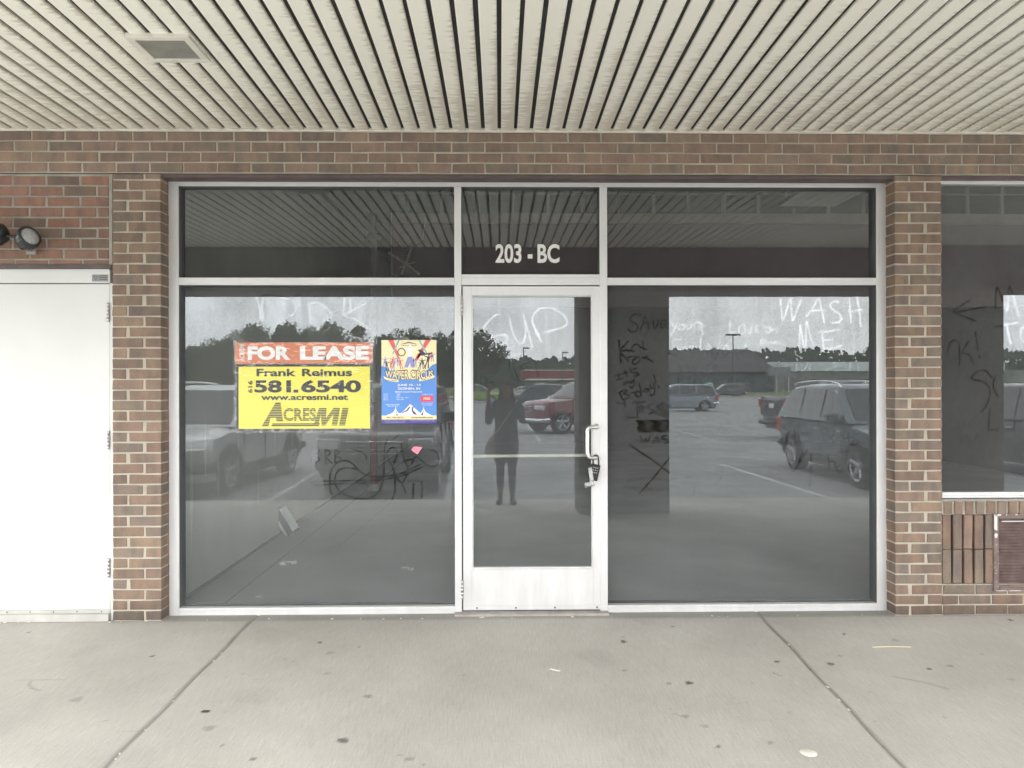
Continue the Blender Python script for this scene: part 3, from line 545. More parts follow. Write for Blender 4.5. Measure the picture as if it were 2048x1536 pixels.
# ------- the glass door
door = empty('door', (0, 0, 0)); door.parent = bld; door['label'] = 'closed white aluminium glass door with pull handle and padlocked key box'
DX0, DX1 = fx(925.5), fx(1202.5); dz0, dz1 = .022, DZ1-.004
gx0, gx1, gz1, gz0 = fx(946), fx(1183), fz(593), fz(1135)
y0, y1 = FY+.004, FY+.05
mb = MB()
mb.rbox(DX0, gx0-.008, y0, y1, dz0, dz1, .003); mb.rbox(gx1+.008, DX1, y0, y1, dz0, dz1, .003)
mb.rbox(gx0-.008, gx1+.008, y0+.001, y1, gz1+.008, dz1, .002); mb.rbox(gx0-.008, gx1+.008, y0+.001, y1, dz0, gz0-.012, .002)
mb.rbox(gx0-.0075, gx0, y0+.004, y1-.01, gz0, gz1+.0075, .002); mb.rbox(gx1, gx1+.0075, y0+.004, y1-.01, gz0, gz1+.0075, .002)
mb.rbox(gx0, gx1, y0+.004, y1-.01, gz1, gz1+.0075, .002); mb.rbox(gx0-.0075, gx1+.0075, y0+.003, y1-.01, gz0-.0115, gz0, .002)
o = mb.build('stile', ALU, door); o.name = 'door_frame'
mb = MB(); mb.box(DX0-.006, DX0-.001, FY+.03, FD, dz0, dz1); mb.box(DX1+.001, DX1+.006, FY+.03, FD, dz0, dz1); mb.box(DX0, DX1, FY+.03, FD, dz1+.0005, dz1+.006); mb.build('weather_seal', BLACK, door)
pane('door_glass', door, gx0-.002, gx1+.002, gz0-.002, gz1+.002, FY+.03, GLASS, ST['door'])
mb = MB(); mb.rbox(DX0+.002, DX1-.002, y0-.006, y0+.01, fz(1220), fz(1211), .002); mb.build('door_sweep', ALU, door)
for p in (953, 1031, 1109, 1193): mb = MB(); mb.lathe([(.001, .004), (.005, .003), (.006, 0)], Matrix.Translation((fx(p), y0-.006, fz(1215.5))) @ Matrix.Rotation(PI/2, 4, 'X'), 10); mb.build('screw', simple('dark_screw', (.08, .07, .06), .5, .6), door)
for za, zb in ((fz(631), fz(592)), (fz(1197), fz(1160))):
    mb = MB(); n = 5
    for i in range(n):
        a = za+(zb-za)*i/n; b = za+(zb-za)*(i+1)/n-.002
        mb.lathe([(.0001, 0), (.0068, 0), (.0068, b-a+.0012), (.0001, b-a+.0012)], Matrix.Translation((fx(923.5), FY-.008, a)), 12)
    for s in (za-.006, zb+.001): mb.lathe([(.0001, 0), (.005, 0), (.005, .005), (.0001, .005)], Matrix.Translation((fx(923.5), FY-.008, s)), 10)
    mb.build('hinge', STEEL, door)
def curve(pts, n=6):
    P = [Vector(p) for p in pts]; Q = []
    for i in range(len(P)-1):
        p0, p1, p2, p3 = P[max(i-1, 0)], P[i], P[i+1], P[min(i+2, len(P)-1)]
        for k in range(n): t = k/n; Q.append(.5*((2*p1)+(p2-p0)*t+(2*p0-5*p1+4*p2-p3)*t*t+(3*p1-p0-3*p2+p3)*t**3))
    return Q+[P[-1]]
hy = y0-.055; A = at(1193, 853, y0); B = at(1191, 914, y0); hxx = at(1174.5, 870, hy).x
mb = MB(); mb.tube(curve([(A.x, y0+.002, A.z), (A.x-.002, y0-.02, A.z), (A.x-.008, hy+.006, A.z-.001), (hxx+.012, hy, A.z-.004), (hxx+.001, hy, A.z-.026), (hxx, hy, A.z-.06), (hxx, hy, B.z+.05), (hxx+.002, hy, B.z+.022), (hxx+.016, hy, B.z+.002), (B.x-.006, hy+.006, B.z), (B.x, y0-.02, B.z), (B.x, y0+.002, B.z)], 5), .0125, 14)
for q in (A, B): mb.lathe([(.0001, .004), (.017, .004), (.019, 0)], Matrix.Translation((q.x, y0, q.z)) @ Matrix.Rotation(PI/2, 4, 'X'), 16)
mb.build('pull_handle', STEEL, door)
mb = MB(); zb_ = at(1050, 912, y1+.05).z
mb.tube([(gx0-.02, y1+.05, zb_), (gx1+.02, y1+.05, zb_+.004)], .011, 12)
mb.box(gx0-.03, gx0-.012, y1, y1+.06, zb_-.02, zb_+.02); mb.box(gx1+.012, gx1+.03, y1, y1+.06, zb_-.02, zb_+.02)
mb.build('push_bar', simple('pale_yellow_bar', (.85, .84, .70), .4), door)

# key lock box on the handle
lb = empty('key_lock_box', (B.x-.006, hy+.012, B.z-.012), label='open black key lock box hanging from the door handle', cat='lock box')
def local(o, p): return tuple(Vector(p)-o.location)
mb = MB(); cx, cz = at(1189, 944, hy).x-lb.location.x, at(1189, 944, hy).z-lb.location.z
Mx = Matrix.Translation((cx, -.01, cz)) @ Matrix.Rotation(R(12), 4, 'Y')
mb.rbox(-.029, .029, -.02, .018, -.055, .05, .008, Mx); bevel(mb.build('case', simple('black_casting', (.03, .03, .032), .5, .2, bump=.2), lb), .003)
mb = MB(); S0 = Mx @ Vector((-.019, .0, .05)); S1 = Mx @ Vector((.017, .0, .05)); top = .021
mb.tube(curve([S0, S0+Vector((0, 0, .02)), (S0.x+.002, 0, top-.004), ((S0.x+S1.x)/2, 0, top+.006), (S1.x-.002, 0, top-.004), S1+Vector((0, 0, .02)), S1], 4), .0055, 10); mb.build('shackle', simple('black_vinyl_cover', (.02, .02, .02), .4), lb)
mb = MB(); Mc = Matrix.Translation(at(1182, 950, hy-.03)-lb.location) @ Matrix.Rotation(R(-8), 4, 'Y')
GM = simple('grey_cast_metal', (.42, .43, .43), .35, .8, var=.2, scale=60, bump=.4, bscale=200)
mb.rbox(-.013, .013, -.006, .006, -.05, .05, .004, Mc); mb.lathe([(.0001, .008), (.007, .008), (.008, .005)], Mc @ Matrix.Translation((0, 0, .038)) @ Matrix.Rotation(PI/2, 4, 'X'), 12)
Md = Matrix.Translation(at(1180, 968, hy-.04)-lb.location) @ Matrix.Rotation(R(-14), 4, 'Y')
mb.rbox(-.036, .030, -.006, .008, -.016, .014, .006, Md); mb.rbox(-.03, -.006, -.012, -.005, -.010, .018, .003, Md); mb.rbox(.0, .024, -.010, -.005, -.006, .02, .003, Md)
bevel(mb.build('cover', GM, lb), .002)
for k in range(10): mb = MB(); mb.lathe([(.0001, .003), (.0035, .003), (.004, 0)], Mx @ Matrix.Translation((-.012+.012*(k % 3), -.02, .03-.016*(k//3))) @ Matrix.Rotation(PI/2, 4, 'X'), 8); mb.build('button', GM, lb)

# ------- white steel door at left
sd_ = empty('door', (0, 0, 0)); sd_.parent = bld; sd_['label'] = 'flush white steel service door at the left edge'
SX1 = px(221, 800, .03)
mb = MB(); mb.rbox(SX1-1.07, SX1-.004, .03, .075, .065, pz(568, 100, .03), .003); mb.build('panel', WHITE_DOOR, sd_)
mb = MB(); mb.rbox(SX1-1.16, SX1+.004, .018, .10, pz(566, 100, .02), pz(537.5, 100, .02), .003); mb.rbox(SX1, PL0-.001, .024, .10, .0, pz(566, 100, .02), .002); mb.rbox(SX1-1.16, SX1-1.078, .018, .10, 0, pz(566, 100, .02), .003); mb.build('frame', WHITE_DOOR, sd_)
mb = MB(); mb.box(SX1-1.078, SX1, .035, .10, .02, pz(566, 100, .02)); mb.build('gap', BLACK, sd_)
mb = MB(); mb.rbox(SX1-1.07, SX1-.002, .02, .032, .045, .068, .002); mb.rbox(SX1-1.07, SX1-.002, .0, .028, -.004, .046, .003); mb.build('door_sweep', simple('dull_aluminium', (.5, .49, .46), .5, .3, var=.15), sd_)
for p in (14, 60, 107, 154, 203): mb = MB(); mb.lathe([(.0001, .003), (.0035, .0025), (.0045, 0)], Matrix.Translation((px(p, 1222, .02), .02, .057)) @ Matrix.Rotation(PI/2, 4, 'X'), 8); mb.build('screw', simple('dark_screw', (.08, .07, .06), .5, .6), sd_)
for a, b in ((643, 605), (899, 862), (1156, 1118)):
    mb = MB(); z0, z1 = pz(a, 200), pz(b, 200)
    for i in range(5): mb.lathe([(.0001, 0), (.0085, 0), (.0085, (z1-z0)/5-.0006), (.0001, (z1-z0)/5-.0006)], Matrix.Translation((SX1-.008, .018, z0+(z1-z0)*i/5)), 14)
    mb.build('hinge', STEEL, sd_)
A, B = at(184, 563, .017), at(216, 549, .017)
mb = MB(); mb.rbox(A.x, B.x, .0155, .019, A.z, B.z, .001); pl = mb.build('rating_plate', simple('grey_plate', (.25, .26, .26), .5), sd_)
mb = MB(); cx = A.x+.025; cz = (A.z+B.z)/2; r_ = .015
tri = [(cx-r_, cz+.011), (cx+r_, cz+.011), (cx, cz-.014)]
for i in range(3):
    a = Vector(tri[i]); b = Vector(tri[(i+1) % 3]); m_ = Vector((cx, cz+.002)); f_ = .72
    a2, b2 = m_+(a-m_)*f_, m_+(b-m_)*f_
    mb.quad((a.x, .0148, a.y), (b.x, .0148, b.y), (b2.x, .0148, b2.y), (a2.x, .0148, a2.y))
for k in range(3): mb.box(cx+.022, B.x-.006, .0146, .0154, B.z-.012-k*.011, B.z-.008-k*.011)
mb.build('triangle_mark', simple('dark_print', (.06, .06, .06), .6), pl)

# ------- canopy: soffit, beam, pillars
SS = .0175                                                      # rise of the soffit outwards
ZB0 = 2.64; YB0, YB1 = -4.05, -4.62
mb = MB(); sw = .102; k0, k1 = int(BX0/sw), int(BX1/sw); rs = random.Random(9)
for k in range(k0, k1):
    xa = k*sw+.011; xb = (k+1)*sw-.011; dz = rs.uniform(-.0012, .0012); e = .004; xb += rs.uniform(-.002, .002)
    prof = [(xa, .016), (xa, e), (xa+e*.6, e*.25), (xa+e*1.6, 0), (xb-e*1.6, 0), (xb-e*.6, e*.25), (xb, e), (xb, .016)]
    vs = [(x, y, ZS+dz+z-SS*y) for y in (-.012, YB0+.01) for x, z in prof]; n = len(prof)
    mb.add(vs, [(i, i+1, n+i+1, n+i) for i in range(n-1)])
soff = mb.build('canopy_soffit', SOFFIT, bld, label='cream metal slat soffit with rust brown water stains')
mb = MB(); mb.quad((BX0, 0, ZS+.0165), (BX1, 0, ZS+.0165), (BX1, YB0, ZS+.0165-SS*YB0), (BX0, YB0, ZS+.0165-SS*YB0)); mb.build('backing', simple('soffit_void', (.035, .035, .037), .9), soff)
mb = MB(); mb.rbox(BX0, BX1, -.022, -.001, ZS-.006, ZS+.012, .001); mb.box(BX0, BX1, -.0225, -.012, ZS+.0, ZS+.0165); mb.build('edge_trim', simple('cream_trim', (.74, .72, .65), .5), soff)
MAR = simple('dark_maroon_board', (.06, .038, .045), .7, var=.2)
mb = MB(); mb.box(BX0, BX1, YB1, YB0, ZB0, ZS+.5); mb.build('canopy_beam', MAR, bld, label='dark maroon beam carried by the pillars')
mb = MB(); mb.box(BX0, BX1, YB1-.12, YB1, ZS+.42, ZS+.5); mb.box(BX0, BX1, 0, YB1-.0, ZS+.52, ZS+.6); mb.build('canopy_roof', MAR, bld)
PILX = [(.967, 2.094), (5.03, 6.16), (-8.6, -7.5)]
for a, b in PILX:
    mb = MB(); n = 42
    z0 = SL*YB0-.03
    for i in range(n):
        za = z0+.02+i*CO
        if za+CO > ZB0: break
        o_ = a+(BL/2 if i % 2 else 0); k = -1
        while o_+k*BL < b-.03:
            xa = max(o_+k*BL+.005, a); xb = min(o_+(k+1)*BL-.005, b); k += 1
            if xb-xa < .03: continue
            c = rb.choice(PAL_H); q = rb.uniform(.75, 1.0); mb.col = (c[0]*q, c[1]*q, c[2]*q, 1); mb.rbox(xa, xb, YB0-.001, YB0-.06, za, za+CO-.01, 0.0)
    mb.col = (1, 1, 1, 1)
    o = MB(); o.v = [(x, (YB0+YB1)-y if False else y, z) for x, y, z in mb.v]; o.f = mb.f; o.mi = mb.mi; o.sm = mb.sm; o.c = mb.c
    po = o.build('canopy_pillar', BRICK, bld, label='wide brown brick pillar at the kerb side, seen mirrored in the glass')
    m2 = MB(); m2.box(a+.004, b-.004, YB1, YB0-.008, z0-.1, ZB0-.002); m2.build('mortar', simple('dark_mortar', (.2, .175, .15), .95), po)

# ------- interior
INT_X0, INT_X1, INT_Y1, INT_Z = -2.19, 8.5, 14.0, 3.9
def m_floor():
    return simple('shop_floor', (.52, .52, .50), .75, var=.16, scale=1.1, bump=.15, bscale=40)
mb = MB(); mb.quad((INT_X0, .22, .004), (INT_X1, .22, .004), (INT_X1, INT_Y1, .004), (INT_X0, INT_Y1, .004)); fl = mb.build('shop_floor', m_floor(), bld)
mb = MB(); mb.box(-1.885, -1.879, .25, INT_Y1, .0045, .0055);
mb.build('floor_joint', simple('floor_crack', (.10, .10, .10), .9), fl)
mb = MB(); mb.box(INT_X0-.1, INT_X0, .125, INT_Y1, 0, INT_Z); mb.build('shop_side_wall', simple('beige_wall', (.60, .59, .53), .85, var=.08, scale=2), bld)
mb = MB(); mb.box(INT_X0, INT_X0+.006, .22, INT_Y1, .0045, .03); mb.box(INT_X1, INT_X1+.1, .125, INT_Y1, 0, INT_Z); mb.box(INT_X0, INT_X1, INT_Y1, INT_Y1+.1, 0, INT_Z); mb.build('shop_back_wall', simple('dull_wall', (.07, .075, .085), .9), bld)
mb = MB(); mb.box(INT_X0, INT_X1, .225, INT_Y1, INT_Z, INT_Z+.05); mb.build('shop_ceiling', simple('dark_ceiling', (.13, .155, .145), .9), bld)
# inner skin closing the wall over / beside the windows
mb = MB(); mb.box(INT_X0-.1, INT_X1, .13, .22, WZ1+.02, INT_Z); mb.box(BX0, WX0-.04, .11, .13, 0, ZL+.3); mb.box(WX1+.041, rx0, .13, .22, 0, WZ1+.03); mb.box(rx0, BX1, .13, .2, 0, rz0-.02); mb.box(BX0, BX1, .10, .128, ZL+.02, INT_Z); mb.build('inner_wall', simple('plain_block', (.3, .29, .27), .9), bld)
mb = MB(); mb.box(BX0, BX1, .0, .3, INT_Z+.05, INT_Z+.15); mb.box(BX0, BX1, .05, INT_Y1, INT_Z+.06, INT_Z+.2); mb.build('roof', BLACK, bld)
BY = 3.3; bx0 = (783-1000)/1479*8.02
mb = MB(); mb.box(bx0, INT_X1, BY, BY+.1, 2.34, 3.24); bk = mb.build('bulkhead', simple('purple_bulkhead', (.14, .10, .11), .8, var=.1), bld)
mb = MB(); mb.box(bx0, INT_X1, BY-.012, BY+.11, 3.241, 3.355); mb.box(bx0, bx0+.02, BY-.015, BY-.001, 2.34, 3.24); mb.box(bx0, INT_X1, BY-.02, BY-.013, 3.245, 3.256); mb.build('trim_board', simple('beige_trim', (.26, .22, .20), .8), bk)
for k in range(18): mb = MB(); x = bx0+.15+k*.385; mb.box(x, x+.035, BY+.02, BY+.06, 3.356, INT_Z); mb.build('stud', simple('grey_stud', (.24, .25, .24), .7), bk)
mb = MB(); mb.box(bx0, INT_X1, BY+.0, BY+.015, 3.56, 3.58); mb.build('rail', simple('grey_stud', (.24, .25, .24), .7), bk)
mb = MB(); mb.box(3.0, 3.6, 2.35, 3.15, 3.40, 3.44); lt = mb.build('hanging_light', simple('grey_troffer', (.45, .46, .42), .5), bld)
for x in (3.05, 3.55):
    for y in (2.4, 3.1): mb = MB(); mb.box(x, x+.006, y, y+.006, 3.44, INT_Z); mb.build('hanger', STEEL, lt)
mb = MB(); cxp = (748-1000)/1479*10.5
mb.lathe([(.055, .02), (.055, 1.25)], Matrix.Translation((cxp, 5.77, 0)), 16); cp = mb.build('steel_column', simple('red_column_paint', (.22, .035, .04), .5), bld, label='round steel column inside, red below and pale above')
mb = MB(); mb.lathe([(.055, 1.2501), (.055, 3.55), (.12, 3.551), (.12, 3.6), (.05, 3.6), (.05, INT_Z)], Matrix.Translation((cxp, 5.77, 0)), 16); mb.build('column_shaft', simple('pale_column_paint', (.42, .40, .38), .6), cp)
mb = MB(); mb.lathe([(.10, .005), (.09, .04), (.056, .09)], Matrix.Translation((cxp, 5.77, 0)), 16); mb.build('column_base', MORTAR_G, cp)
RUN = simple('pale_dried_run', (.72, .71, .66), .8)
for yy, z0_, z1_, ww in ((.55, .25, 1.25, .030), (1.05, .55, 1.0, .028), (.8, .75, 1.3, .02), (1.5, .7, 1.1, .03), (2.0, .35, .8, .02), (2.5, .8, 1.15, .02), (3.1, .6, 1.3, .02)):
    mb = MB(); n = 8
    L_ = [(INT_X0+.0015, yy-ww*math.sin(PI*k/n)**2, z0_+(z1_-z0_)*k/n) for k in range(n+1)]; R_ = [(INT_X0+.0015, yy+ww*math.sin(PI*k/n)**2+.001, z0_+(z1_-z0_)*k/n) for k in range(n+1)]
    for k in range(n): mb.quad(L_[k], R_[k], R_[k+1], L_[k+1])
    mb.build('paint_run', RUN, bld)
# broken ceiling strips caught on the bulkhead
bs = empty('broken_ceiling_strip', (0, 0, 0), label='tangle of broken ceiling strips hanging inside the left transom', cat='debris')
def strip(mb, pa, pb, w, Y):
    d = ray(*pa); A = at(pa[0], pa[1], Y); B = at(pb[0], pb[1], Y-.15); mb.tube([A, A.lerp(B, .5)+Vector((.01, 0, .008)), B], w, 5)
mb = MB(); PT = simple('pale_ceiling_scrap', (.42, .40, .34), .8, var=.3, scale=30)
for pa, pb, w_ in (((825, 488), (803, 548), .018), ((778, 505), (838, 548), .016), ((800, 535), (832, 524), .010)): strip(mb, pa, pb, w_, BY-.15)
bs.location = at(805, 540, BY-.2); bs.location.y = BY-.2
for i, v in enumerate(mb.v): mb.v[i] = tuple(Vector(v)-bs.location)
mb.build('strip', PT, bs)
mb = MB()
for pa, pb in (((783, 425), (783, 515)), ((852, 425), (846, 478)), ((846, 478), (812, 500)), ((783, 548), (795, 552))): mb.tube([at(*pa, BY-.16)-bs.location, at(*pb, BY-.18)-bs.location], .004, 5)
mb.build('hanging_wire', PT, bs)

# ------------------------------------------------------------------ posters on the glass (inside face)
YP = YG-.006
fX = lambda p: at(p, 770, YP).x
fZ = lambda p, x=700: at(x, p, YP).z
PK = dict(YEL=simple('banner_yellow', (.84, .77, .13), .5, var=.03), BLK=simple('banner_black', (.03, .032, .045), .45), ORG=simple('banner_orange', (.66, .235, .13), .5, var=.04), WHT=simple('banner_white', (.82, .83, .84), .5, var=.02))
def sheet(x0, x1, z0, z1, Y, name, mat, parent, nx=14, nz=8, amp=.0008, seed=1):
    mb = MB(); r_ = random.Random(seed); ph = [r_.uniform(0, 6) for _ in range(4)]; mb.smooth = True
    vs = [(x0+(x1-x0)*i/nx, Y+amp*(math.sin(ph[0]+i*1.1+j*.7)+math.sin(ph[1]+j*1.3-i*.6)), z0+(z1-z0)*j/nz) for j in range(nz+1) for i in range(nx+1)]
    mb.add(vs, [(j*(nx+1)+i, j*(nx+1)+i+1, (j+1)*(nx+1)+i+1, (j+1)*(nx+1)+i) for j in range(nz) for i in range(nx)])
    return mb.build(name, mat, parent)
ban = empty('lease_banner', (fX(607), YP, fZ(862)), label='yellow and orange for-lease banner taped inside the left window', cat='banner')
def rel(o):                      # keep world placement under a moved Empty
    o.matrix_parent_inverse = Matrix.Translation(o.parent.location).inverted(); return o
rel(sheet(fX(471), fX(744), fZ(862), fZ(728), YP+.003, 'banner_border', PK['BLK'], ban))
rel(sheet(fX(477), fX(740), fZ(857), fZ(733), YP+.0012, 'yellow_panel', PK['YEL'], ban, amp=.0003))
rel(sheet(fX(470), fX(745.5), fZ(727.5), fZ(685), YP+.0012, 'orange_panel', PK['ORG'], ban, amp=.0003))
yt = YP-.0004
mb = MB()
put_text(mb, 'FOR', fX(495.5), fX(581), fZ(720), fZ(692), yt, .05); put_text(mb, 'LEASE', fX(600), fX(738), fZ(720), fZ(692), yt, .05)
v0 = len(mb.v); put_text(mb, 'ACRESMI', fX(479), fX(489), fZ(722), fZ(688), yt, .02, rot=1)
rel(mb.build('lettering', PK['WHT'], ban))
mb = MB()
put_text(mb, 'Frank', fX(513), fX(592), fZ(752.5), fZ(737.5), yt, .03); put_text(mb, 'Reimus', fX(604), fX(704), fZ(752.5), fZ(737.5), yt, .03)
put_text(mb, '581', fX(509), fX(582), fZ(785), fZ(760), yt, .035); put_text(mb, '6540', fX(602), fX(722), fZ(785), fZ(760), yt, .035)
a, b = fX(587), fX(596.5); mb.quad((a, yt, fZ(785)), (b, yt, fZ(785)), (b, yt, fZ(779)), (a, yt, fZ(779)))
put_text(mb, '616', fX(496), fX(505), fZ(785.5), fZ(761), yt, .03, rot=1)
put_text(mb, 'www.acresmi.net', fX(522), fX(696), fZ(800), fZ(789), yt, .03)
# logo in heavy slanted letters
def sl(p, q): return (fX(p), yt, fZ(q))
mb.poly([sl(551, 805), sl(561, 805), sl(566, 843), sl(553, 843), sl(552, 835), sl(541, 835), sl(537, 852), sl(523, 852)])
put_text(mb, 'CRES', fX(567), fX(632), fZ(841.5), fZ(816), yt, .03)
mb.poly([sl(545, 846.5), sl(640, 846.5), sl(637, 852), sl(542, 852)])
mb.poly([sl(638, 815.5), sl(653, 815.5), sl(652, 836), sl(667, 815.5), sl(680, 815.5), sl(674, 851), sl(663, 851), sl(667, 828), sl(650, 851), sl(643, 851), sl(642, 828), sl(636, 851), sl(627, 851)])
mb.poly([sl(685, 815.5), sl(697, 815.5), sl(690, 851), sl(678, 851)])
rel(mb.build('lettering', PK['BLK'], ban))
mb = MB(); y2 = yt-.0004
q = 808.5
while q < 851:
    mb.quad((fX(520), y2, fZ(q+.95)), (fX(700), y2, fZ(q+.95)), (fX(700), y2, fZ(q)), (fX(520), y2, fZ(q))); q += 3.35
rel(mb.build('logo_stripe', PK['YEL'], ban))
TAPE, tnt, to = nm('clear_tape'); g1 = N(tnt, 'ShaderNodeBsdfGlossy'); g1.inputs['Roughness'].default_value = .12; t1 = N(tnt, 'ShaderNodeBsdfTransparent'); d1 = N(tnt, 'ShaderNodeBsdfDiffuse'); d1.inputs['Color'].default_value = (.8, .8, .8, 1)
nz_ = N(tnt, 'ShaderNodeTexNoise'); nz_.inputs['Scale'].default_value = 40; tcc = N(tnt, 'ShaderNodeTexCoord'); L(tnt, tcc.outputs['Object'], nz_.inputs['Vector'])
mm = N(tnt, 'ShaderNodeMapRange'); mm.inputs['From Min'].default_value = .45; mm.inputs['From Max'].default_value = .75; mm.inputs['To Max'].default_value = .45; L(tnt, nz_.outputs['Fac'], mm.inputs['Value'])
x1_ = N(tnt, 'ShaderNodeMixShader'); L(tnt, mm.outputs['Result'], x1_.inputs['Fac']); L(tnt, t1.outputs['BSDF'], x1_.inputs[1]); L(tnt, d1.outputs['BSDF'], x1_.inputs[2])
x2_ = N(tnt, 'ShaderNodeMixShader'); x2_.inputs['Fac'].default_value = .05; L(tnt, x1_.outputs['Shader'], x2_.inputs[1]); L(tnt, g1.outputs['BSDF'], x2_.inputs[2]); L(tnt, x2_.outputs['Shader'], to.inputs['Surface'])
mb = MB(); y3 = yt-.0012
for a, b, c, d in ((467, 474, 688, 864), (739, 747, 686, 864), (468, 745, 857, 865), (467, 480, 680, 690), (739, 750, 680, 692), (469, 745, 724, 730)): mb.quad((fX(a), y3, fZ(d)), (fX(b), y3, fZ(d)), (fX(b), y3, fZ(c)), (fX(a), y3, fZ(c))); y3 -= .0002
rt = random.Random(4)
for k in range(26):          # glints on the sleeve's creases, painted as pale slivers in tape material
    X = rt.uniform(474, 735); Z = rt.uniform(690, 855); dx = rt.uniform(8, 45); dz = rt.uniform(-9, 9); ww = rt.uniform(.3, .7)
    mb.quad((fX(X), y3, fZ(Z+ww)), (fX(X+dx), y3, fZ(Z+dz)), (fX(X+dx), y3, fZ(Z+dz-ww)), (fX(X), y3, fZ(Z-ww))); y3 -= .00002
rel(mb.build('clear_tape', TAPE, ban))
SLV, snt, sout = nm('clear_sleeve'); sg = N(snt, 'ShaderNodeBsdfGlossy'); sg.inputs['Roughness'].default_value = .03; stt = N(snt, 'ShaderNodeBsdfTransparent'); stt.inputs['Color'].default_value = (.97, .97, .97, 1)
stc = N(snt, 'ShaderNodeTexCoord'); smp = N(snt, 'ShaderNodeMapping'); smp.inputs['Scale'].default_value = (9, 1, 22); L(snt, stc.outputs['Object'], smp.inputs['Vector']); snz = N(snt, 'ShaderNodeTexNoise'); snz.inputs['Scale'].default_value = 1; L(snt, smp.outputs['Vector'], snz.inputs['Vector'])
sbp = N(snt, 'ShaderNodeBump'); sbp.inputs['Strength'].default_value = .25; sbp.inputs['Distance'].default_value = .01; L(snt, snz.outputs['Fac'], sbp.inputs['Height']); L(snt, sbp.outputs['Normal'], sg.inputs['Normal'])
smx = N(snt, 'ShaderNodeMixShader'); smx.inputs['Fac'].default_value = .035; L(snt, stt.outputs['BSDF'], smx.inputs[1]); L(snt, sg.outputs['BSDF'], smx.inputs[2]); L(snt, smx.outputs['Shader'], sout.inputs['Surface'])
rel(sheet(fX(469), fX(747), fZ(865), fZ(684), YP-.007, 'clear_sleeve', SLV, ban, amp=.0004))

pos = empty('circus_poster', (fX(818), YP, fZ(847)), label='colourful circus poster with blue lower half beside the lease banner', cat='poster')
def P_(u, v, Y): return (fX(763+110*u), Y, fZ(680+167*v, 818))          # u,v on the poster, v down
CM = {n_: simple('poster_'+n_, c, .45, var=.04) for n_, c in dict(cream=(.90, .80, .48), blue=(.10, .27, .68), red=(.78, .13, .13), teal=(.22, .48, .55), white=(.88, .89, .92), navy=(.07, .05, .30), pink=(.85, .05, .15), dark=(.05, .05, .09), skin=(.72, .62, .60), violet=(.28, .30, .66), sand=(.93, .78, .42), grey=(.45, .47, .55)).items()}
def pq(mb, u0, v0, u1, v1, Y): mb.quad(P_(u0, v1, Y), P_(u1, v1, Y), P_(u1, v0, Y), P_(u0, v0, Y))
Y0 = YP+.001
mb = MB(); pq(mb, 0, 0, 1, .5, Y0); rel(mb.build('upper_sheet', CM['cream'], pos))
mb = MB(); pq(mb, 0, .5, 1, .905, Y0); mb.poly([P_(u, v, Y0-.0002) for u, v in ((0, .505), (0, .31), (.1, .33), (.2, .40), (.35, .43), (.5, .47), (.65, .43), (.8, .38), (.92, .30), (1, .28), (1, .505))]); rel(mb.build('lower_sheet', CM['blue'], pos))
mb = MB(); pq(mb, 0, .905, 1, .952, Y0); rel(mb.build('contact_strip', CM['sand'], pos))
mb = MB(); pq(mb, 0, .952, 1, 1.0, Y0); rel(mb.build('footer_strip', CM['navy'], pos))
mb = MB(); Y1_ = Y0-.0004
for a, b, c, d in ((.12, .0, .30, .22), (.80, .0, .64, .22)): mb = MB(); mb.poly([P_(a, 0, Y1_), P_(a+.1, 0, Y1_), P_(c+.03, d, Y1_), P_(c, d, Y1_)]); rel(mb.build('red_beam', CM['red'], pos))
mb = MB()
mb.poly([P_(.66, .16, Y1_), P_(.74, .16, Y1_), P_(.66, .24, Y1_), P_(.60, .24, Y1_)]); rel(mb.build('red_beam', CM['red'], pos))
for a, b, c, d in ((.30, .0, .19, .17), (.67, .0, .82, .17)): mb = MB(); mb.poly([P_(a, 0, Y1_-.0002), P_(a+.035, 0, Y1_-.0002), P_(c+.025, d, Y1_-.0002), P_(c, d, Y1_-.0002)]); rel(mb.build('teal_beam', CM['teal'], pos))
def fig(mb, u, v, s, Y, lean=0, arms=1):
    k = s; pts = lambda L_: mb.poly([P_(u+a*k+lean*b*k*.5, v-b*k*.66, Y) for a, b in L_])
    pts([(-.12, 0), (.12, 0), (.1, .5), (-.1, .5)]); pts([(-.1, 0), (-.02, 0), (-.1, -.6), (-.22, -.6)]); pts([(.02, 0), (.1, 0), (.24, -.6), (.12, -.6)])
    pts([(.08*math.cos(t), .62+.1*math.sin(t)) for t in [PI*q_/5 for q_ in range(10)]])
    if arms: pts([(-.1, .45), (-.1, .36), (-.42, .5), (-.42, .58)]); pts([(.1, .45), (.1, .36), (.42, .5), (.42, .58)])
Y2_ = Y1_-.0005
for u, v, s, l in ((.06, .27, .14, .2), (.30, .26, .13, -.3), (.93, .21, .12, 0), (.62, .28, .12, .3), (.22, .31, .16, .5)): mb = MB(); fig(mb, u, v, s, Y2_, l); rel(mb.build('performer_figure', CM['violet'], pos))
for u, v, s, l in ((.20, .27, .14, .3), (.35, .29, .15, -.4), (.90, .19, .11, .3), (.17, .30, .10, -.2)): mb = MB(); fig(mb, u, v, s, Y2_-.0002, l); rel(mb.build('performer_figure', CM['red'], pos))
for u, v, s, l in ((.76, .29, .15, -.5), (.84, .26, .20, .4), (.58, .27, .11, .1), (.10, .31, .13, -.3), (.70, .31, .12, .6)): mb = MB(); fig(mb, u, v, s, Y2_-.0004, l); rel(mb.build('performer_figure', CM['dark'], pos))
mb = MB(); mb.poly([P_(u, v, Y2_-.0004) for u, v in ((.66, .12), (.72, .11), (.80, .16), (.92, .15), (.92, .165), (.80, .178), (.73, .19), (.70, .15))]); rel(mb.build('performer_figure', CM['dark'], pos))
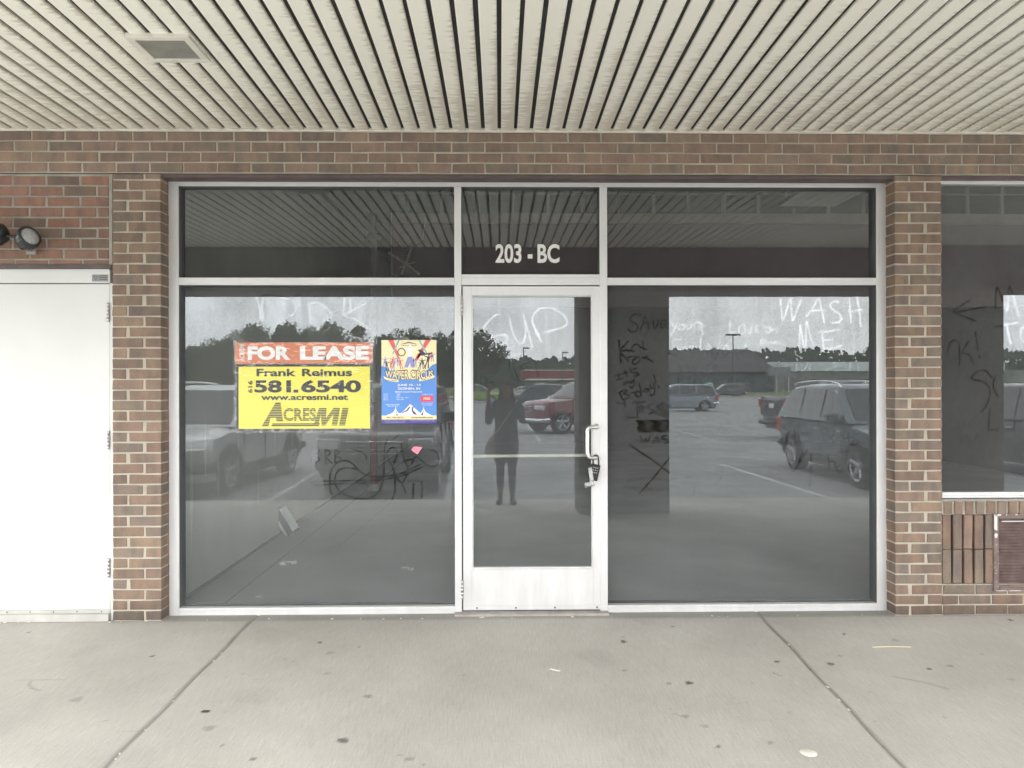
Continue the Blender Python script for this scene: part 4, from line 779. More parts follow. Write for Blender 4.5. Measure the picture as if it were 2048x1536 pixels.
mb = MB(); fig(mb, .52, .2, .30, Y2_-.0006); rel(mb.build('ringmaster_figure', CM['white'], pos))
mb = MB(); mb.poly([P_(u, v, Y2_-.0008) for u, v in ((.48, .20), (.56, .20), (.60, .33), (.54, .33), (.52, .27), (.48, .33), (.41, .33))]); rel(mb.build('blue_trousers', CM['violet'], pos))
mb = MB(); n = 20
for k in range(n):
    t0, t1 = 2*PI*k/n, 2*PI*(k+1)/n
    mb.quad(*[P_(.365+r_*math.cos(t), .145+r_*.66*math.sin(t)*1.0, Y2_-.0008) for r_, t in ((.058, t0), (.075, t0), (.075, t1), (.058, t1))])
for s in (-1, 1): mb.poly([P_(.5+s*.0, .022, Y2_), P_(.5+s*.14, .048, Y2_), P_(.5+s*.14, .052, Y2_), P_(.5, .036, Y2_)][::s])
put_text(mb, 'CIRQUE ITALIA', P_(.36, 0, 0)[0], P_(.64, 0, 0)[0], P_(0, .075, 0)[2], P_(0, .058, 0)[2], Y2_, .01)
rel(mb.build('hoop_and_crest', CM['dark'], pos))
def arc_text(mb, txt, u0, u1, vc, hgt, Y, sag, bold=.03):
    v, f, (x0, x1, y0, y1) = text_mesh(txt, 1, bold)
    out = []
    for q in v:
        a = (q[0]-x0)/(x1-x0); b = (q[1]-y0)/(y1-y0); u = u0+(u1-u0)*a
        sg = sag*(1-(2*u-1)**2); s_ = 1-.25*(1-(2*abs(u-.5)))
        out.append(P_(u, vc+sg-b*hgt*(1.25-.5*abs(2*u-1)), Y))
    mb.add(out, f)
mb = MB(); arc_text(mb, 'WATER CIRCUS', .055, .955, .435, .105, Y2_-.0012, .045, .085); rel(mb.build('title_shadow', CM['dark'], pos))
mb = MB(); arc_text(mb, 'WATER CIRCUS', .07, .94, .43, .09, Y2_-.0018, .045, .02); rel(mb.build('title_lettering', CM['sand'], pos))
mb = MB(); mb.poly([P_(u, v, Y2_-.0016) for u, v in ((.04, .43), (.10, .455), (.31, .475), (.31, .505), (.12, .49), (.05, .46))]); mb.poly([P_(u, v, Y2_-.0016) for u, v in ((.96, .42), (.90, .445), (.68, .47), (.69, .495), (.88, .475), (.97, .445))]); rel(mb.build('ribbon', CM['cream'], pos))
mb = MB(); put_text(mb, 'FIRST SHOW', P_(.09, 0, 0)[0], P_(.28, 0, 0)[0], P_(0, .492, 0)[2], P_(0, .474, 0)[2], Y2_-.002, .01); put_text(mb, 'WORLD TOUR', P_(.72, 0, 0)[0], P_(.90, 0, 0)[0], P_(0, .482, 0)[2], P_(0, .462, 0)[2], Y2_-.002, .01)
def tx(t, u0, u1, v0, v1, b=.02): put_text(mb, t, P_(u0, 0, 0)[0], P_(u1, 0, 0)[0], P_(0, v1, 0)[2], P_(0, v0, 0)[2], Y2_-.002, b, res=3)
tx('941-704-8572', .09, .40, .918, .940); tx('cirqueitalia.com', .54, .93, .916, .944); rel(mb.build('dark_lettering', CM['dark'], pos))
mb = MB(); tx('JUNE 10 - 13', .29, .71, .525, .558); tx('GOSHEN, IN', .30, .70, .568, .600)
tx('Elkhart County Fairgrounds', .25, .74, .610, .634, .01)
for i, (l_, r_) in enumerate((('Thu 10', '7:30pm'), ('Fri 11', '7:30pm'), ('Sat 12', '1:30pm  4:30pm  7:30pm'), ('Sun 13', '1:30pm  4:30pm'))):
    tx(l_, .04, .11, .640+i*.022, .655+i*.022, .01); tx(r_, .27, .34 if i < 2 else (.49 if i == 2 else .41), .640+i*.022, .655+i*.022, .01)
tx('Under the white and blue', .08, .33, .765, .780, .01); tx('Big top tent', .12, .30, .785, .799, .01); tx('Download our app', .74, .93, .645, .658, .01); tx('17746 County Road 34', .72, .93, .752, .765, .01); tx('Goshen, IN 46528', .74, .91, .773, .786, .01)
tx('One free child ticket with one paying adult in levels 2 and 3', .04, .45, .963, .973, .0); tx('Not valid with any other offer, see web page for details', .52, .96, .963, .973, .0); tx('Limited time only, no refunds or exchanges', .08, .42, .980, .990, .0)
for u0, u1, h, vb in ((.08, .40, .11, .905), (.62, .92, .11, .905)):
    c_ = (u0+u1)/2; c_ = .255 if u0 < .3 else .765
    mb.poly([P_(u, v, Y2_-.001) for u, v in ((u0, vb), (c_-.05, vb-.035), (c_-.012, vb-.07), (c_, vb-h), (c_+.012, vb-.07), (c_+.05, vb-.035), (u1, vb))])
mb.poly([P_(u, v, Y2_-.0014) for u, v in ((.28, .905), (.40, .85), (.46, .81), (.52, .765), (.58, .80), (.66, .85), (.76, .905))])
rel(mb.build('white_print', CM['white'], pos))
mb = MB()
for pts in (((.50, .80), (.53, .80), (.47, .85), (.38, .875), (.36, .87), (.45, .84)), ((.56, .80), (.585, .80), (.57, .84), (.63, .88), (.64, .90), (.58, .885), (.545, .84)), ((.26, .85), (.27, .85), (.30, .90), (.25, .903), (.28, .885)), ((.765, .85), (.775, .85), (.75, .88), (.76, .903), (.71, .895))): mb.poly([P_(u, v, Y2_-.0018) for u, v in pts])
rel(mb.build('tent_shadow', CM['dark'], pos))
mb = MB(); pq(mb, .71, .668, .94, .738, Y2_-.001); rel(mb.build('pink_badge', CM['pink'], pos))
mb = MB(); tx('FREE', .765, .885, .688, .715, .03); rel(mb.build('badge_lettering', CM['sand'], pos))
mb = MB(); mb.quad(P_(-.04, .54, Y0), P_(.02, .54, Y0-.003), P_(.02, .43, Y0-.003), P_(-.04, .43, Y0)); mb.quad(P_(.98, .54, Y0-.003), P_(1.04, .54, Y0), P_(1.04, .43, Y0), P_(.98, .43, Y0-.003)); mb.quad(P_(.37, .02, Y0-.003), P_(.5, .02, Y0-.003), P_(.5, -.03, Y0-.003), P_(.37, -.03, Y0-.003)); rel(mb.build('clear_tape', TAPE, pos))
# pink sticky note
sn = MB(); sn.poly([at(p, q, YP) for p, q in ((822, 900), (828, 893), (845, 894), (835, 909))]); o = sn.build('sticky_note', simple('pink_paper', (.90, .28, .36), .6), None, label='small pink sticky note on the left window below the circus poster', cat='note')
# things lying in the empty shop
def floor_at(px_, py_):
    d = ray(px_, py_); t = (H-.004)/(-d[2]); return Vector((d[0]*t, -D+d[1]*t, .004))
b0 = floor_at(596, 1070); lp = empty('leaning_box', (INT_X0+.10, b0.y, .005), label='flat white and black box leaning on the beige wall inside', cat='box')
Mx = Matrix.Rotation(R(-31), 4, 'Y') @ Matrix.Rotation(R(-28), 4, 'Z')
mb = MB(); mb.rbox(-.02, .10, -.03, .05, .0, .30, .003, Mx); mb.build('carton', simple('dark_carton', (.10, .10, .11), .5), lp)
mb = MB(); mb.rbox(-.024, .006, -.036, -.031, -.002, .302, .001, Mx); mb.rbox(.095, .106, -.035, .05, .02, .27, .001, Mx); mb.build('white_edge', simple('white_card', (.8, .82, .82), .5), lp)
mb = MB(); mb.box(-.02, .002, -.0375, -.0365, .245, .298, Mx); mb.build('teal_label', CM['teal'], lp)
lb_ = {(575, 1130): 'torn white paper scrap on the shop floor below the banner', (812, 1141): 'crumpled white paper on the shop floor beside the door', (517, 1195): 'tiny white paper flake just inside the left window sill'}
rp = random.Random(2)
for (a, b), lab in lb_.items():
    c = floor_at(a, b); mb = MB(); k = .5 if a == 517 else 1
    for _ in range(7):
        cx, cy = rp.uniform(-.05, .05)*k, rp.uniform(-.03, .03)*k; z = [rp.uniform(.002, .03)*k for _ in range(4)]; s = rp.uniform(.012, .03)*k
        mb.quad((cx-s, cy-s*.6, z[0]), (cx+s, cy-s*.5, z[1]), (cx+s*.8, cy+s*.6, z[2]), (cx-s*.9, cy+s*.4, z[3]))
    mb.build('paper_scrap', simple('white_card', (.8, .82, .82), .5), None, label=lab, cat='litter', group='paper scraps on the shop floor').location = c

# ------------------------------------------------------------------ canopy light, emergency lamp
d = lambda p, q: (lambda r_: (r_, (ZS-H)/(r_[2]+SS*r_[1])))(ray(p, q))
def on_soffit(p, q):
    r_ = ray(p, q); t = (ZS-H+SS*D)/(r_[2]+SS*r_[1]); return Vector((r_[0]*t, -D+r_[1]*t, H+r_[2]*t))
A, B = on_soffit(268, 67), on_soffit(424, 121); x0, x1 = -1.745, -1.447; ya, yb = A.y, B.y
clt = empty('canopy_light', ((x0+x1)/2, (ya+yb)/2, A.z-.006), label='square recessed light with grey lens in the slatted canopy', cat='ceiling light')
hx, hy_ = (x1-x0)/2, (yb-ya)/2
mb = MB(); b = .034
for (a, c, e, f) in ((-hx, hx, -hy_, -hy_+b), (-hx, hx, hy_-b, hy_), (-hx, -hx+b, -hy_+b, hy_-b), (hx-b, hx, -hy_+b, hy_-b)): mb.box(a, c, e, f, -.012, .012)
bevel(mb.build('trim', simple('cream_trim', (.74, .72, .65), .5), clt), .003)
mb = MB(); mb.box(-hx+b, hx-b, -hy_+b, hy_-b, -.005, .006); mb.build('lens', simple('grey_prismatic_lens', (.26, .26, .23), .35, var=.2, scale=9, bump=.2, bscale=150), clt)
em = at(58, 500, -.03); eml = empty('twin_spot_lamp', (em.x, 0, em.z), label='black twin-head emergency spot lamp above the white door', cat='lamp')
KB = simple('black_plastic', (.02, .022, .025), .35, var=.2)
hc = at(57, 475, -.11)-eml.location
mb = MB(); mb.box(-.03, .03, -.012, .0, -.025, .025); mb.box(-.012, .012, -.10, -.012, -.008, .008); mb.build('bracket', simple('grey_bracket', (.3, .3, .28), .6), eml)
mb = MB(); mb.box(-.012, .012, -.10, -.08, -.008, hc.z-.03); mb.tube([hc, hc+Vector((-.2, .0, .015))], .009, 8); mb.build('arm', KB, eml)
def head(c, ax):
    M_ = Matrix.Translation(c) @ Vector(ax).to_track_quat('Z', 'Y').to_matrix().to_4x4()
    mb = MB(); mb.lathe([(.0001, -.075), (.03, -.072), (.055, -.058), (.066, -.03), (.068, .0), (.066, .022), (.058, .026), (.054, .02)], M_, 28)
    for k in range(24): t = 2*PI*k/24; mb.tube([M_ @ Vector((.066*math.cos(t), .071*math.sin(t), -.02)), M_ @ Vector((.067*math.cos(t), .067*math.sin(t), .012))], .003, 5)
    h_ = mb.build('lamp_head', KB, eml)
    mb = MB(); mb.lathe([(.0001, .033), (.03, .031), (.048, .024), (.054, .018)], M_, 28); mb.build('lens', simple('ribbed_clear_lens', (.40, .41, .41), .2, .1, var=.25, scale=120, bump=.6, bscale=60), h_)
head(hc, (.84, -.42, .30)); head(hc+Vector((-.205, .0, .02)), (-.6, -.6, -.3))

# ------------------------------------------------------------------ pavement
jl = [on_walk(505, 1240), on_walk(210, 1536)]; jr = [on_walk(1520, 1230), on_walk(1810, 1536)]
def jx(j, y): a, b = j; return a.x+(b.x-a.x)*(y-a.y)/(b.y-a.y)
YE = -5.45
mb = MB(); gx_, gy_ = 0, 0
def walk_grid():
    xs = np.arange(-4.6, 4.61, .0125); ys = np.arange(YE, .3, .0125)
    nx, ny = len(xs), len(ys); GX, GY = np.meshgrid(xs, ys); st = np.zeros_like(GX); dep = np.zeros_like(GX); r_ = np.random.RandomState(5)
    def blob(c, rx, ry, a, ang=0):
        i0, i1 = np.searchsorted(xs, [c[0]-.3, c[0]+.3]); j0, j1 = np.searchsorted(ys, [c[1]-.3, c[1]+.3])
        if i0 >= i1 or j0 >= j1: return
        X, Y = GX[j0:j1, i0:i1]-c[0], GY[j0:j1, i0:i1]-c[1]; ca, sa = math.cos(ang), math.sin(ang)
        u, v = (X*ca+Y*sa)/rx, (-X*sa+Y*ca)/ry; th = np.arctan2(v, u)
        d = np.hypot(u, v)/(1+.12*np.sin(3*th+c[0]*9)+.08*np.sin(5*th+c[1]*7))
        st[j0:j1, i0:i1] = np.maximum(st[j0:j1, i0:i1], a*np.clip((1.15-d)/.3, 0, 1))
    for p, q, s, a in ((686, 1481, .026, .75), (736, 1393, .024, .45), (639, 1285, .015, .7), (305, 1312, .010, .85), (56, 1265, .014, .6), (410, 1423, .014, .7), (418, 1456, .028, .3), (153, 1399, .028, .28), (660, 1306, .025, .25), (718, 1294, .012, .5), (655, 1347, .02, .2), (445, 1490, .012, .4), (818, 1518, .018, .35), (845, 1528, .01, .5), (505, 1518, .012, .6), (757, 1332, .006, .8),
                       (1378, 1366, .019, .85), (1337, 1367, .018, .4), (1247, 1283, .022, .8), (1345, 1253, .016, .5), (1554, 1323, .018, .8), (1662, 1328, .018, .75), (1858, 1338, .015, .8), (1900, 1332, .014, .45), (1687, 1268, .012, .8), (1790, 1280, .02, .3), (1436, 1493, .012, .7), (1541, 1485, .018, .35), (1245, 1274, .012, .4), (1248, 1341, .012, .35), (1680, 1312, .014, .35), (2021, 1240, .016, .8), (1158, 1303, .007, .6), (1474, 1463, .006, .7), (1370, 1433, .018, .35), (1410, 1452, .02, .3), (1890, 1435, .012, .3), (1965, 1308, .012, .3), (2022, 1359, .02, .2), (1750, 1442, .01, .3)):
        blob(on_walk(p, q), s, s*r_.uniform(.7, 1.1), a, r_.uniform(0, 3))
    for _ in range(100): blob((r_.uniform(-4.4, 4.4), r_.uniform(YE, -.05)), r_.uniform(.004, .02), r_.uniform(.004, .016), r_.uniform(.05, .28), r_.uniform(0, 3))
    for _ in range(14): blob((r_.uniform(-3, 3), r_.uniform(-3, -.05)), r_.uniform(.08, .22), r_.uniform(.04, .14), r_.uniform(.03, .08), r_.uniform(0, 3))
    def scratch(P, wd, a):
        P = [on_walk(*p) for p in P]
        for A, B in zip(P[:-1], P[1:]):
            dx, dy = B.x-A.x, B.y-A.y; t = np.clip(((GX-A.x)*dx+(GY-A.y)*dy)/(dx*dx+dy*dy), 0, 1); d_ = np.hypot(GX-A.x-t*dx, GY-A.y-t*dy)
            np.maximum(st, a*np.clip((wd-d_)/.008+.5, 0, 1), out=st)
    scratch([(61, 1362), (58, 1370), (63, 1376), (78, 1381)], .004, .55); scratch([(30, 1361), (130, 1359)], .002, .3); scratch([(1785, 1353), (1850, 1365), (1897, 1378)], .008, .3); scratch([(1545, 1345), (1562, 1352)], .007, .35); scratch([(1348, 1428), (1372, 1433)], .004, .35)
    for _ in range(16):
        x, y = r_.uniform(-3.5, 3.5), r_.uniform(-3, -.1)
        A = (x, y); B = (x+r_.uniform(-.15, .15), y+r_.uniform(-.03, .03)); dx, dy = B[0]-A[0], B[1]-A[1]
        t = np.clip(((GX-A[0])*dx+(GY-A[1])*dy)/(dx*dx+dy*dy+1e-9), 0, 1); d_ = np.hypot(GX-A[0]-t*dx, GY-A[1]-t*dy); np.maximum(st, .22*np.clip((.002-d_)/.008+.5, 0, 1), out=st)
    # darker band along the foot of the wall
    np.maximum(st, np.clip((GY+.05)/.06, 0, 1)*.35, out=st); st[:] = np.maximum(st, .10*np.clip(1+GY/.25, 0, 1))
    # the two tooled joints
    for j in (jl, jr):
        c = j[0].x+(j[1].x-j[0].x)*(GY-j[0].y)/(j[1].y-j[0].y)+.004*np.sin(GY*9)
        d_ = np.abs(GX-c); dep += .007*np.clip((.013-d_)/.010, 0, 1); np.maximum(st, np.clip((.0155-d_)/.010, 0, 1)*.46, out=st)
    co_ = np.stack([GX, GY, SL*np.minimum(GY, 0)-dep], -1).astype(np.float32)
    me = bpy.data.meshes.new('pavement'); nv = nx*ny; nf = (nx-1)*(ny-1); I = np.arange(nv).reshape(ny, nx); q = np.stack([I[:-1, :-1], I[:-1, 1:], I[1:, 1:], I[1:, :-1]], -1).reshape(-1)
    me.vertices.add(nv); me.vertices.foreach_set('co', co_.ravel()); me.loops.add(nf*4); me.loops.foreach_set('vertex_index', q.astype(np.int32)); me.polygons.add(nf); me.polygons.foreach_set('loop_start', np.arange(0, nf*4, 4, dtype=np.int32)); me.polygons.foreach_set('loop_total', np.full(nf, 4, np.int32))
    me.update(calc_edges=True); a_ = me.attributes.new('stain', 'FLOAT', 'POINT'); a_.data.foreach_set('value', st.ravel().astype(np.float32)); me.materials.append(CONC)
    o = bpy.data.objects.new('pavement', me); C.objects.link(o); o['kind'] = 'structure'
walk_grid()
mb = MB()
for a, b in ((-30, -4.601), (4.601, 30)): mb.quad((a, YE, SL*YE), (b, YE, SL*YE), (b, .3, 0), (a, .3, 0))
mb.quad((-30, YE-.001, LOT-.05), (30, YE-.001, LOT-.05), (30, YE, SL*YE), (-30, YE, SL*YE)); mb.build('pavement_edge', CONC, None, kind='structure')
mb = MB(); mb.quad((-900, -900, LOT-.012), (900, -900, LOT-.012), (900, 60, LOT-.012), (-900, 60, LOT-.012)); mb.build('grass', GRASS, None, kind='structure')
mb = MB(); mb.quad((-80, -84, LOT), (90, -84, LOT), (90, YE+.3, LOT), (-80, YE+.3, LOT)); mb.build('car_park', ASPHALT, None, kind='structure')
mb = MB(); mb.quad((-300, -104, LOT+.004), (300, -104, LOT+.004), (300, -94, LOT+.004), (-300, -94, LOT+.004)); mb.build('road', ASPHALT, None, kind='structure')
mb = MB()
def line(x, ya, yb, w=.05, x2=None): x2 = x if x2 is None else x2; mb.quad((x-w, ya, LOT+.005), (x+w, ya, LOT+.005), (x2+w, yb, LOT+.005), (x2-w, yb, LOT+.005))
for x in (-11.6, -8.9, -6.2, -3.55, -.8, 2.3, 5.15, 7.9, 10.6): line(x, -6.2, -11.3, x2=x-.25)
for k in range(-8, 14): line(1.25+k*2.75, -18, -34.5)
for y in (-17.2, -26): mb.quad((-20, y, LOT+.006), (12, y, LOT+.006), (12, y-.1, LOT+.006), (-20, y-.1, LOT+.006))
mb.build('parking_lines', PAINT, None, kind='structure')
mb = MB()
for y in (-84, -92): mb.box(-80, 90, y, y+.25, LOT, LOT+.14)
mb.build('kerb', CONC, None, kind='structure')

# litter on the pavement
def put(o, v, rz=0): o.location = v; o.rotation_euler = (0, 0, rz); return o
SP = lambda p, q: on_walk(p, q)+Vector((0, 0, .002))
mb = MB(); mb.lathe([(.0001, .006), (.022, .005), (.034, .002), (.036, 0)], None, 20); put(mb.build('jar_lid', simple('off_white_lid', (.78, .75, .65), .5), None, label='flattened off-white disc lying on the pavement at lower right', cat='litter'), SP(1617, 1506))
mb = MB(); mb.tube([(-.11, 0, .004), (0, .008, .004), (.11, -.004, .004)], .0028, 6); put(mb.build('straw', simple('dry_straw', (.70, .62, .42), .7), None, label='thin pale straw lying on the pavement below the right brick pier', cat='litter'), SP(1783, 1296))
mb = MB(); mb.box(-.03, .03, -.006, .006, 0, .003); put(mb.build('paper_scrap', WHITEP, None, label='short white paper strip on the pavement in front of the glass door', cat='litter'), SP(1110, 1341), R(-30))
mb = MB(); mb.poly([(-.022, -.006, 0), (.018, -.01, 0), (.026, .004, .004), (-.01, .01, .003)]); put(mb.build('leaf', simple('dead_leaf', (.08, .06, .05), .8), None, label='small dark dead leaf on the pavement between joint and doormat area', cat='leaf'), SP(410, 1424))
def crumbs(j, n, name, lab, seed):
    r_ = random.Random(seed); mb = MB()
    for _ in range(n):
        y = -r_.uniform(.2, 1) ** 1.3*2.3; x = jx(j, y)+r_.uniform(-.008, .008); z = SL*y-.007; s = r_.uniform(.002, .0055); a = r_.uniform(0, 3)
        mb.mat = r_.choice((0, 0, 1)); mb.box(-s*.8, s*.8, -s*r_.uniform(1, 3), s*1.5, 0, s, Matrix.Translation((x, y, z)) @ Matrix.Rotation(a*.3, 4, 'Z'))
    mb.build(name, [simple('pale_crumbs', (.75, .70, .58), .8, var=.2), simple('rusty_crumbs', (.42, .24, .13), .8, var=.2)], None, label=lab, cat='debris', kind='stuff')
crumbs(jl, 12, 'joint_debris', 'pale grit and paint chips caught in the left pavement joint', 3)
crumbs(jr, 14, 'joint_debris', 'pale grit and paint chips caught in the right pavement joint', 8)
mb = MB(); r_ = random.Random(12)
for _ in range(34):
    x = r_.uniform(-3.4, 3.5); y = r_.uniform(.03, .058) if WX0 < x < WX1 else r_.uniform(-.03, -.005); s = r_.uniform(.0015, .0045)
    mb.box(-s*2, s*2, -s, s, 0, s, Matrix.Translation((x, y if not WX0 < x < WX1 else y-.03, .0005)) @ Matrix.Rotation(r_.uniform(0, 3), 4, 'Z'))
mb.build('wall_foot_grit', simple('pale_crumbs', (.75, .70, .58), .8, var=.2), None, label='pale paint chips and grit along the foot of the shopfront', cat='debris', kind='stuff')
# ------------------------------------------------------------------ vehicles
CARGLASS = simple('car_glass', (.02, .025, .03), .05, 0, var=.05, coat=.6)
CHROME = simple('chrome', (.75, .76, .78), .12, 1, var=.03)
TRIM = simple('car_black_trim', (.03, .03, .032), .5)
HEADL = simple('headlamp_glass', (.65, .68, .70), .1, .3, var=.1, scale=30, coat=.8)
TAILL = simple('tail_lamp_red', (.45, .02, .02), .15, coat=.8)
KINDS = {
 'suv': dict(L=4.85, W=1.92, top=[(.06, .62), (.04, .95), (.10, 1.10), (3.45, 1.10), (3.85, 1.06), (4.45, .98), (4.74, .84), (4.83, .62), (4.82, .42)], cab=[(.10, 1.09), (.30, 1.50), (.52, 1.72), (1.2, 1.79), (2.3, 1.79), (2.75, 1.72), (3.55, 1.09)], wr=.38, ax=(1.0, 3.85), split=(1.35, 2.35), bot=.28),
 'jeep': dict(L=4.75, W=1.90, top=[(.03, .62), (.03, 1.0), (.06, 1.14), (3.2, 1.14), (3.4, 1.12), (4.45, 1.04), (4.66, .98), (4.72, .70), (4.72, .46)], cab=[(.05, 1.13), (.20, 1.72), (.35, 1.80), (1.2, 1.83), (2.45, 1.82), (2.70, 1.74), (3.20, 1.13)], wr=.40, ax=(.95, 3.75), split=(1.2, 2.15), bot=.32),
 'pickup': dict(L=5.75, W=2.0, top=[(.05, .62), (.03, 1.0), (.04, 1.34), (2.0, 1.34), (4.15, 1.30), (4.35, 1.26), (5.30, 1.18), (5.62, 1.05), (5.72, .75), (5.70, .50)], cab=[(1.92, 1.33), (2.02, 1.80), (2.2, 1.90), (3.3, 1.90), (3.6, 1.82), (4.30, 1.29)], wr=.41, ax=(1.15, 4.75), split=(2.95,), bot=.38),
 'sedan': dict(L=4.75, W=1.83, top=[(.06, .55), (.02, .80), (.12, .98), (1.0, .98), (3.35, .93), (4.2, .84), (4.62, .70), (4.73, .52), (4.70, .34)], cab=[(.55, .97), (1.25, 1.36), (1.9, 1.45), (2.4, 1.44), (3.45, .93)], wr=.33, ax=(.95, 3.75), split=(2.2,), bot=.22),
 'van': dict(L=5.0, W=1.95, top=[(.05, .55), (.02, .9), (.06, 1.06), (3.6, 1.04), (4.1, 1.0), (4.7, .86), (4.92, .66), (4.95, .40)], cab=[(.06, 1.05), (.25, 1.60), (.5, 1.74), (2.6, 1.78), (3.0, 1.70), (3.95, 1.02)], wr=.35, ax=(.95, 3.95), split=(1.5, 2.6), bot=.25)}
def sstep(a, b, x): t = min(max((x-a)/(b-a), 0), 1); return t*t*(3-2*t)
def dens(poly, n=4):
    out = []
    for a, b in zip(poly[:-1], poly[1:]):
        m_ = max(1, int(math.hypot(b[0]-a[0], b[1]-a[1])/.25))
        for k in range(m_): out.append((a[0]+(b[0]-a[0])*k/m_, a[1]+(b[1]-a[1])*k/m_))
    return out+[poly[-1]]
WHEELS = {}
def wheel_meshes(r):
    if r in WHEELS: return WHEELS[r]
    t = MB(); t.lathe([(r*.66, -.10), (r*.9, -.115), (r*.985, -.10), (r, -.07), (r, .07), (r*.985, .10), (r*.9, .115), (r*.66, .10)], Matrix.Rotation(PI/2, 4, 'X'), 32)
    t.lathe([(r*.66, -.10), (r*.62, .0), (.001, .0)], Matrix.Rotation(PI/2, 4, 'X'), 24)
    o1 = t.build('wheel', [RUBBER]); m1 = o1.data; bpy.data.objects.remove(o1)
    q = MB(); q.lathe([(r*.68, -.095), (r*.62, -.09), (r*.6, -.05)], Matrix.Rotation(-PI/2, 4, 'X') @ Matrix.Scale(1, 4), 32)
    for s in (1, -1):
        for k in range(5):
            M_ = Matrix.Rotation(2*PI*k/5, 4, 'Y')
            q.add([M_ @ Vector(v) for v in ((-.055, s*.055, .05), (.055, s*.055, .05), (.035, s*.095, r*.64), (-.035, s*.095, r*.64), (0, s*.075, .05), (0, s*.115, r*.64))], [(0, 4, 5, 3), (4, 1, 2, 5)])
        q.lathe([(.001, .085), (.05, .08), (.075, .05)], Matrix.Rotation(-s*PI/2, 4, 'X'), 16)
        q.lathe([(r*.60, .08), (r*.68, .10)], Matrix.Rotation(-s*PI/2, 4, 'X'), 32)
    o2 = q.build('rim', [simple('alloy', (.40, .41, .43), .4, .6)]); m2 = o2.data; bpy.data.objects.remove(o2)
    WHEELS[r] = (m1, m2); return WHEELS[r]
def vehicle(name, label, cat, kind, col, loc, rz, group=None, rails=False, bumper=None, cladding=True, metallic=.5, dull=.35, detail=True):
    K = KINDS[kind]; Ln, Wd = K['L'], K['W']; hw = Wd/2; bot = K['bot']; Ra = K['wr']+.055; cx = Ln/2
    paint = simple('paint_'+name+str(round(col[0], 2))+str(round(col[2], 2)), col, dull, metallic*.6, var=.03, coat=.7)
    root = empty(name, loc, rz, label=label, cat=cat, group=group)
    # front is +x local; origin at the middle of the wheelbase on the ground
    ox = -(K['ax'][0]+K['ax'][1])/2
    top = dens(K['top'])
    low = [(K['top'][-1][0]-.06, bot)]
    for ax in (K['ax'][1], K['ax'][0]):
        n = 14; h0 = math.asin(min(1, (K['wr']-bot)/Ra)) if False else 0
        for k in range(n+1):
            a = -.0+PI*k/n; low.append((ax+Ra*math.cos(a), max(bot, K['wr']+Ra*math.sin(a)) if 0 < k < n else bot))
    low += [(.12, bot)]
    outl = top+low; n = len(outl)
    lv = [-1, -.985, -.94, -.82, -.5, 0, .5, .82, .94, .985, 1]
    mb = MB(); mb.smooth = True; vs = []
    for s in lv:
        a_ = abs(s); sh = .05*a_**14; pull = .30*a_**5
        for x, z in outl:
            e = sstep(.80, 1.0, abs(x-cx)/cx); X = x-math.copysign(pull*e, x-cx)
            dz = -(.055*a_**6)*(1 if z > .8 else 0)+(.02*a_**10 if z < bot+.02 else 0)
            yw = hw*(1-.035*sstep(.75, .2, z)-.03*sstep(.85, 1.15, z)) - sh*.3
            vs.append((X+ox, s*yw, z+dz))
    fs = [(i*n+k, i*n+(k+1) % n, (i+1)*n+(k+1) % n, (i+1)*n+k) for i in range(len(lv)-1) for k in range(n)]
    mb.add(vs, fs); mb.smooth = False
    mb.add(vs[:n], [tuple(range(n))[::-1]]); mb.add(vs[-n:], [tuple(range(n))])
    # cabin
    cab = dens(K['cab']); m = len(cab); zb = K['cab'][0][1]; zt = max(z for _, z in cab); tb = lambda z: hw*(.965-.17*(z-zb)/(zt-zb))
    vs = []; lc = [-1, -.97, -.88, -.6, 0, .6, .88, .97, 1]
    for s in lc:
        a_ = abs(s)
        for x, z in cab:
            q = (z-zb)/(zt-zb); mid = (cab[0][0]+cab[-1][0])/2
            X = x-(x-mid)*.05*a_**6*(1 if q > .1 else 0)-(.10*a_**4 if x > mid+.5 else -.06*a_**4)*(1-abs(2*q-1)*.3)*(.6)
            vs.append((X+ox, s*tb(z), z-.06*a_**8*q-.0))
    mb.smooth = True; mb.add(vs, [(i*m+k, i*m+k+1, (i+1)*m+k+1, (i+1)*m+k) for i in range(len(lc)-1) for k in range(m-1)]); mb.smooth = False
    mb.add(vs[:m], [tuple(range(m))[::-1]]); mb.add(vs[-m:], [tuple(range(m))])
    mb.build('body', paint, root)
    u = MB(); u.box(.2+ox, Ln-.25+ox, -hw*.72, hw*.72, bot-.06, .82); u.build('underbody', BLACK, root)
    if kind == 'pickup': u = MB(); u.box(.12+ox, 1.88+ox, -hw*.86, hw*.86, 1.28, 1.3395); u.build('cargo_bed', TRIM, root)
    # side glass
    zt_g = zt-.10; zb_g = zb+.03
    def xr(z, front):                                           # cabin outline at height z
        pts = cab if front else cab[::-1]; best = None
        P = cab
        for a, b in zip(P[:-1], P[1:]):
            if min(a[1], b[1]) <= z <= max(a[1], b[1]) and abs(a[1]-b[1]) > 1e-4:
                x = a[0]+(b[0]-a[0])*(z-a[1])/(b[1]-a[1])
                if front: best = x if best is None else max(best, x)
                else: best = x if best is None else min(best, x)
        return best
    zs = [zb_g+(zt_g-zb_g)*k/5 for k in range(6)]
    rear = [(xr(z, False)+(.16 if kind != 'pickup' else .10)+.03, z) for z in zs]; front = [(xr(z, True)-.14, z) for z in zs]
    cuts = list(K['split'])
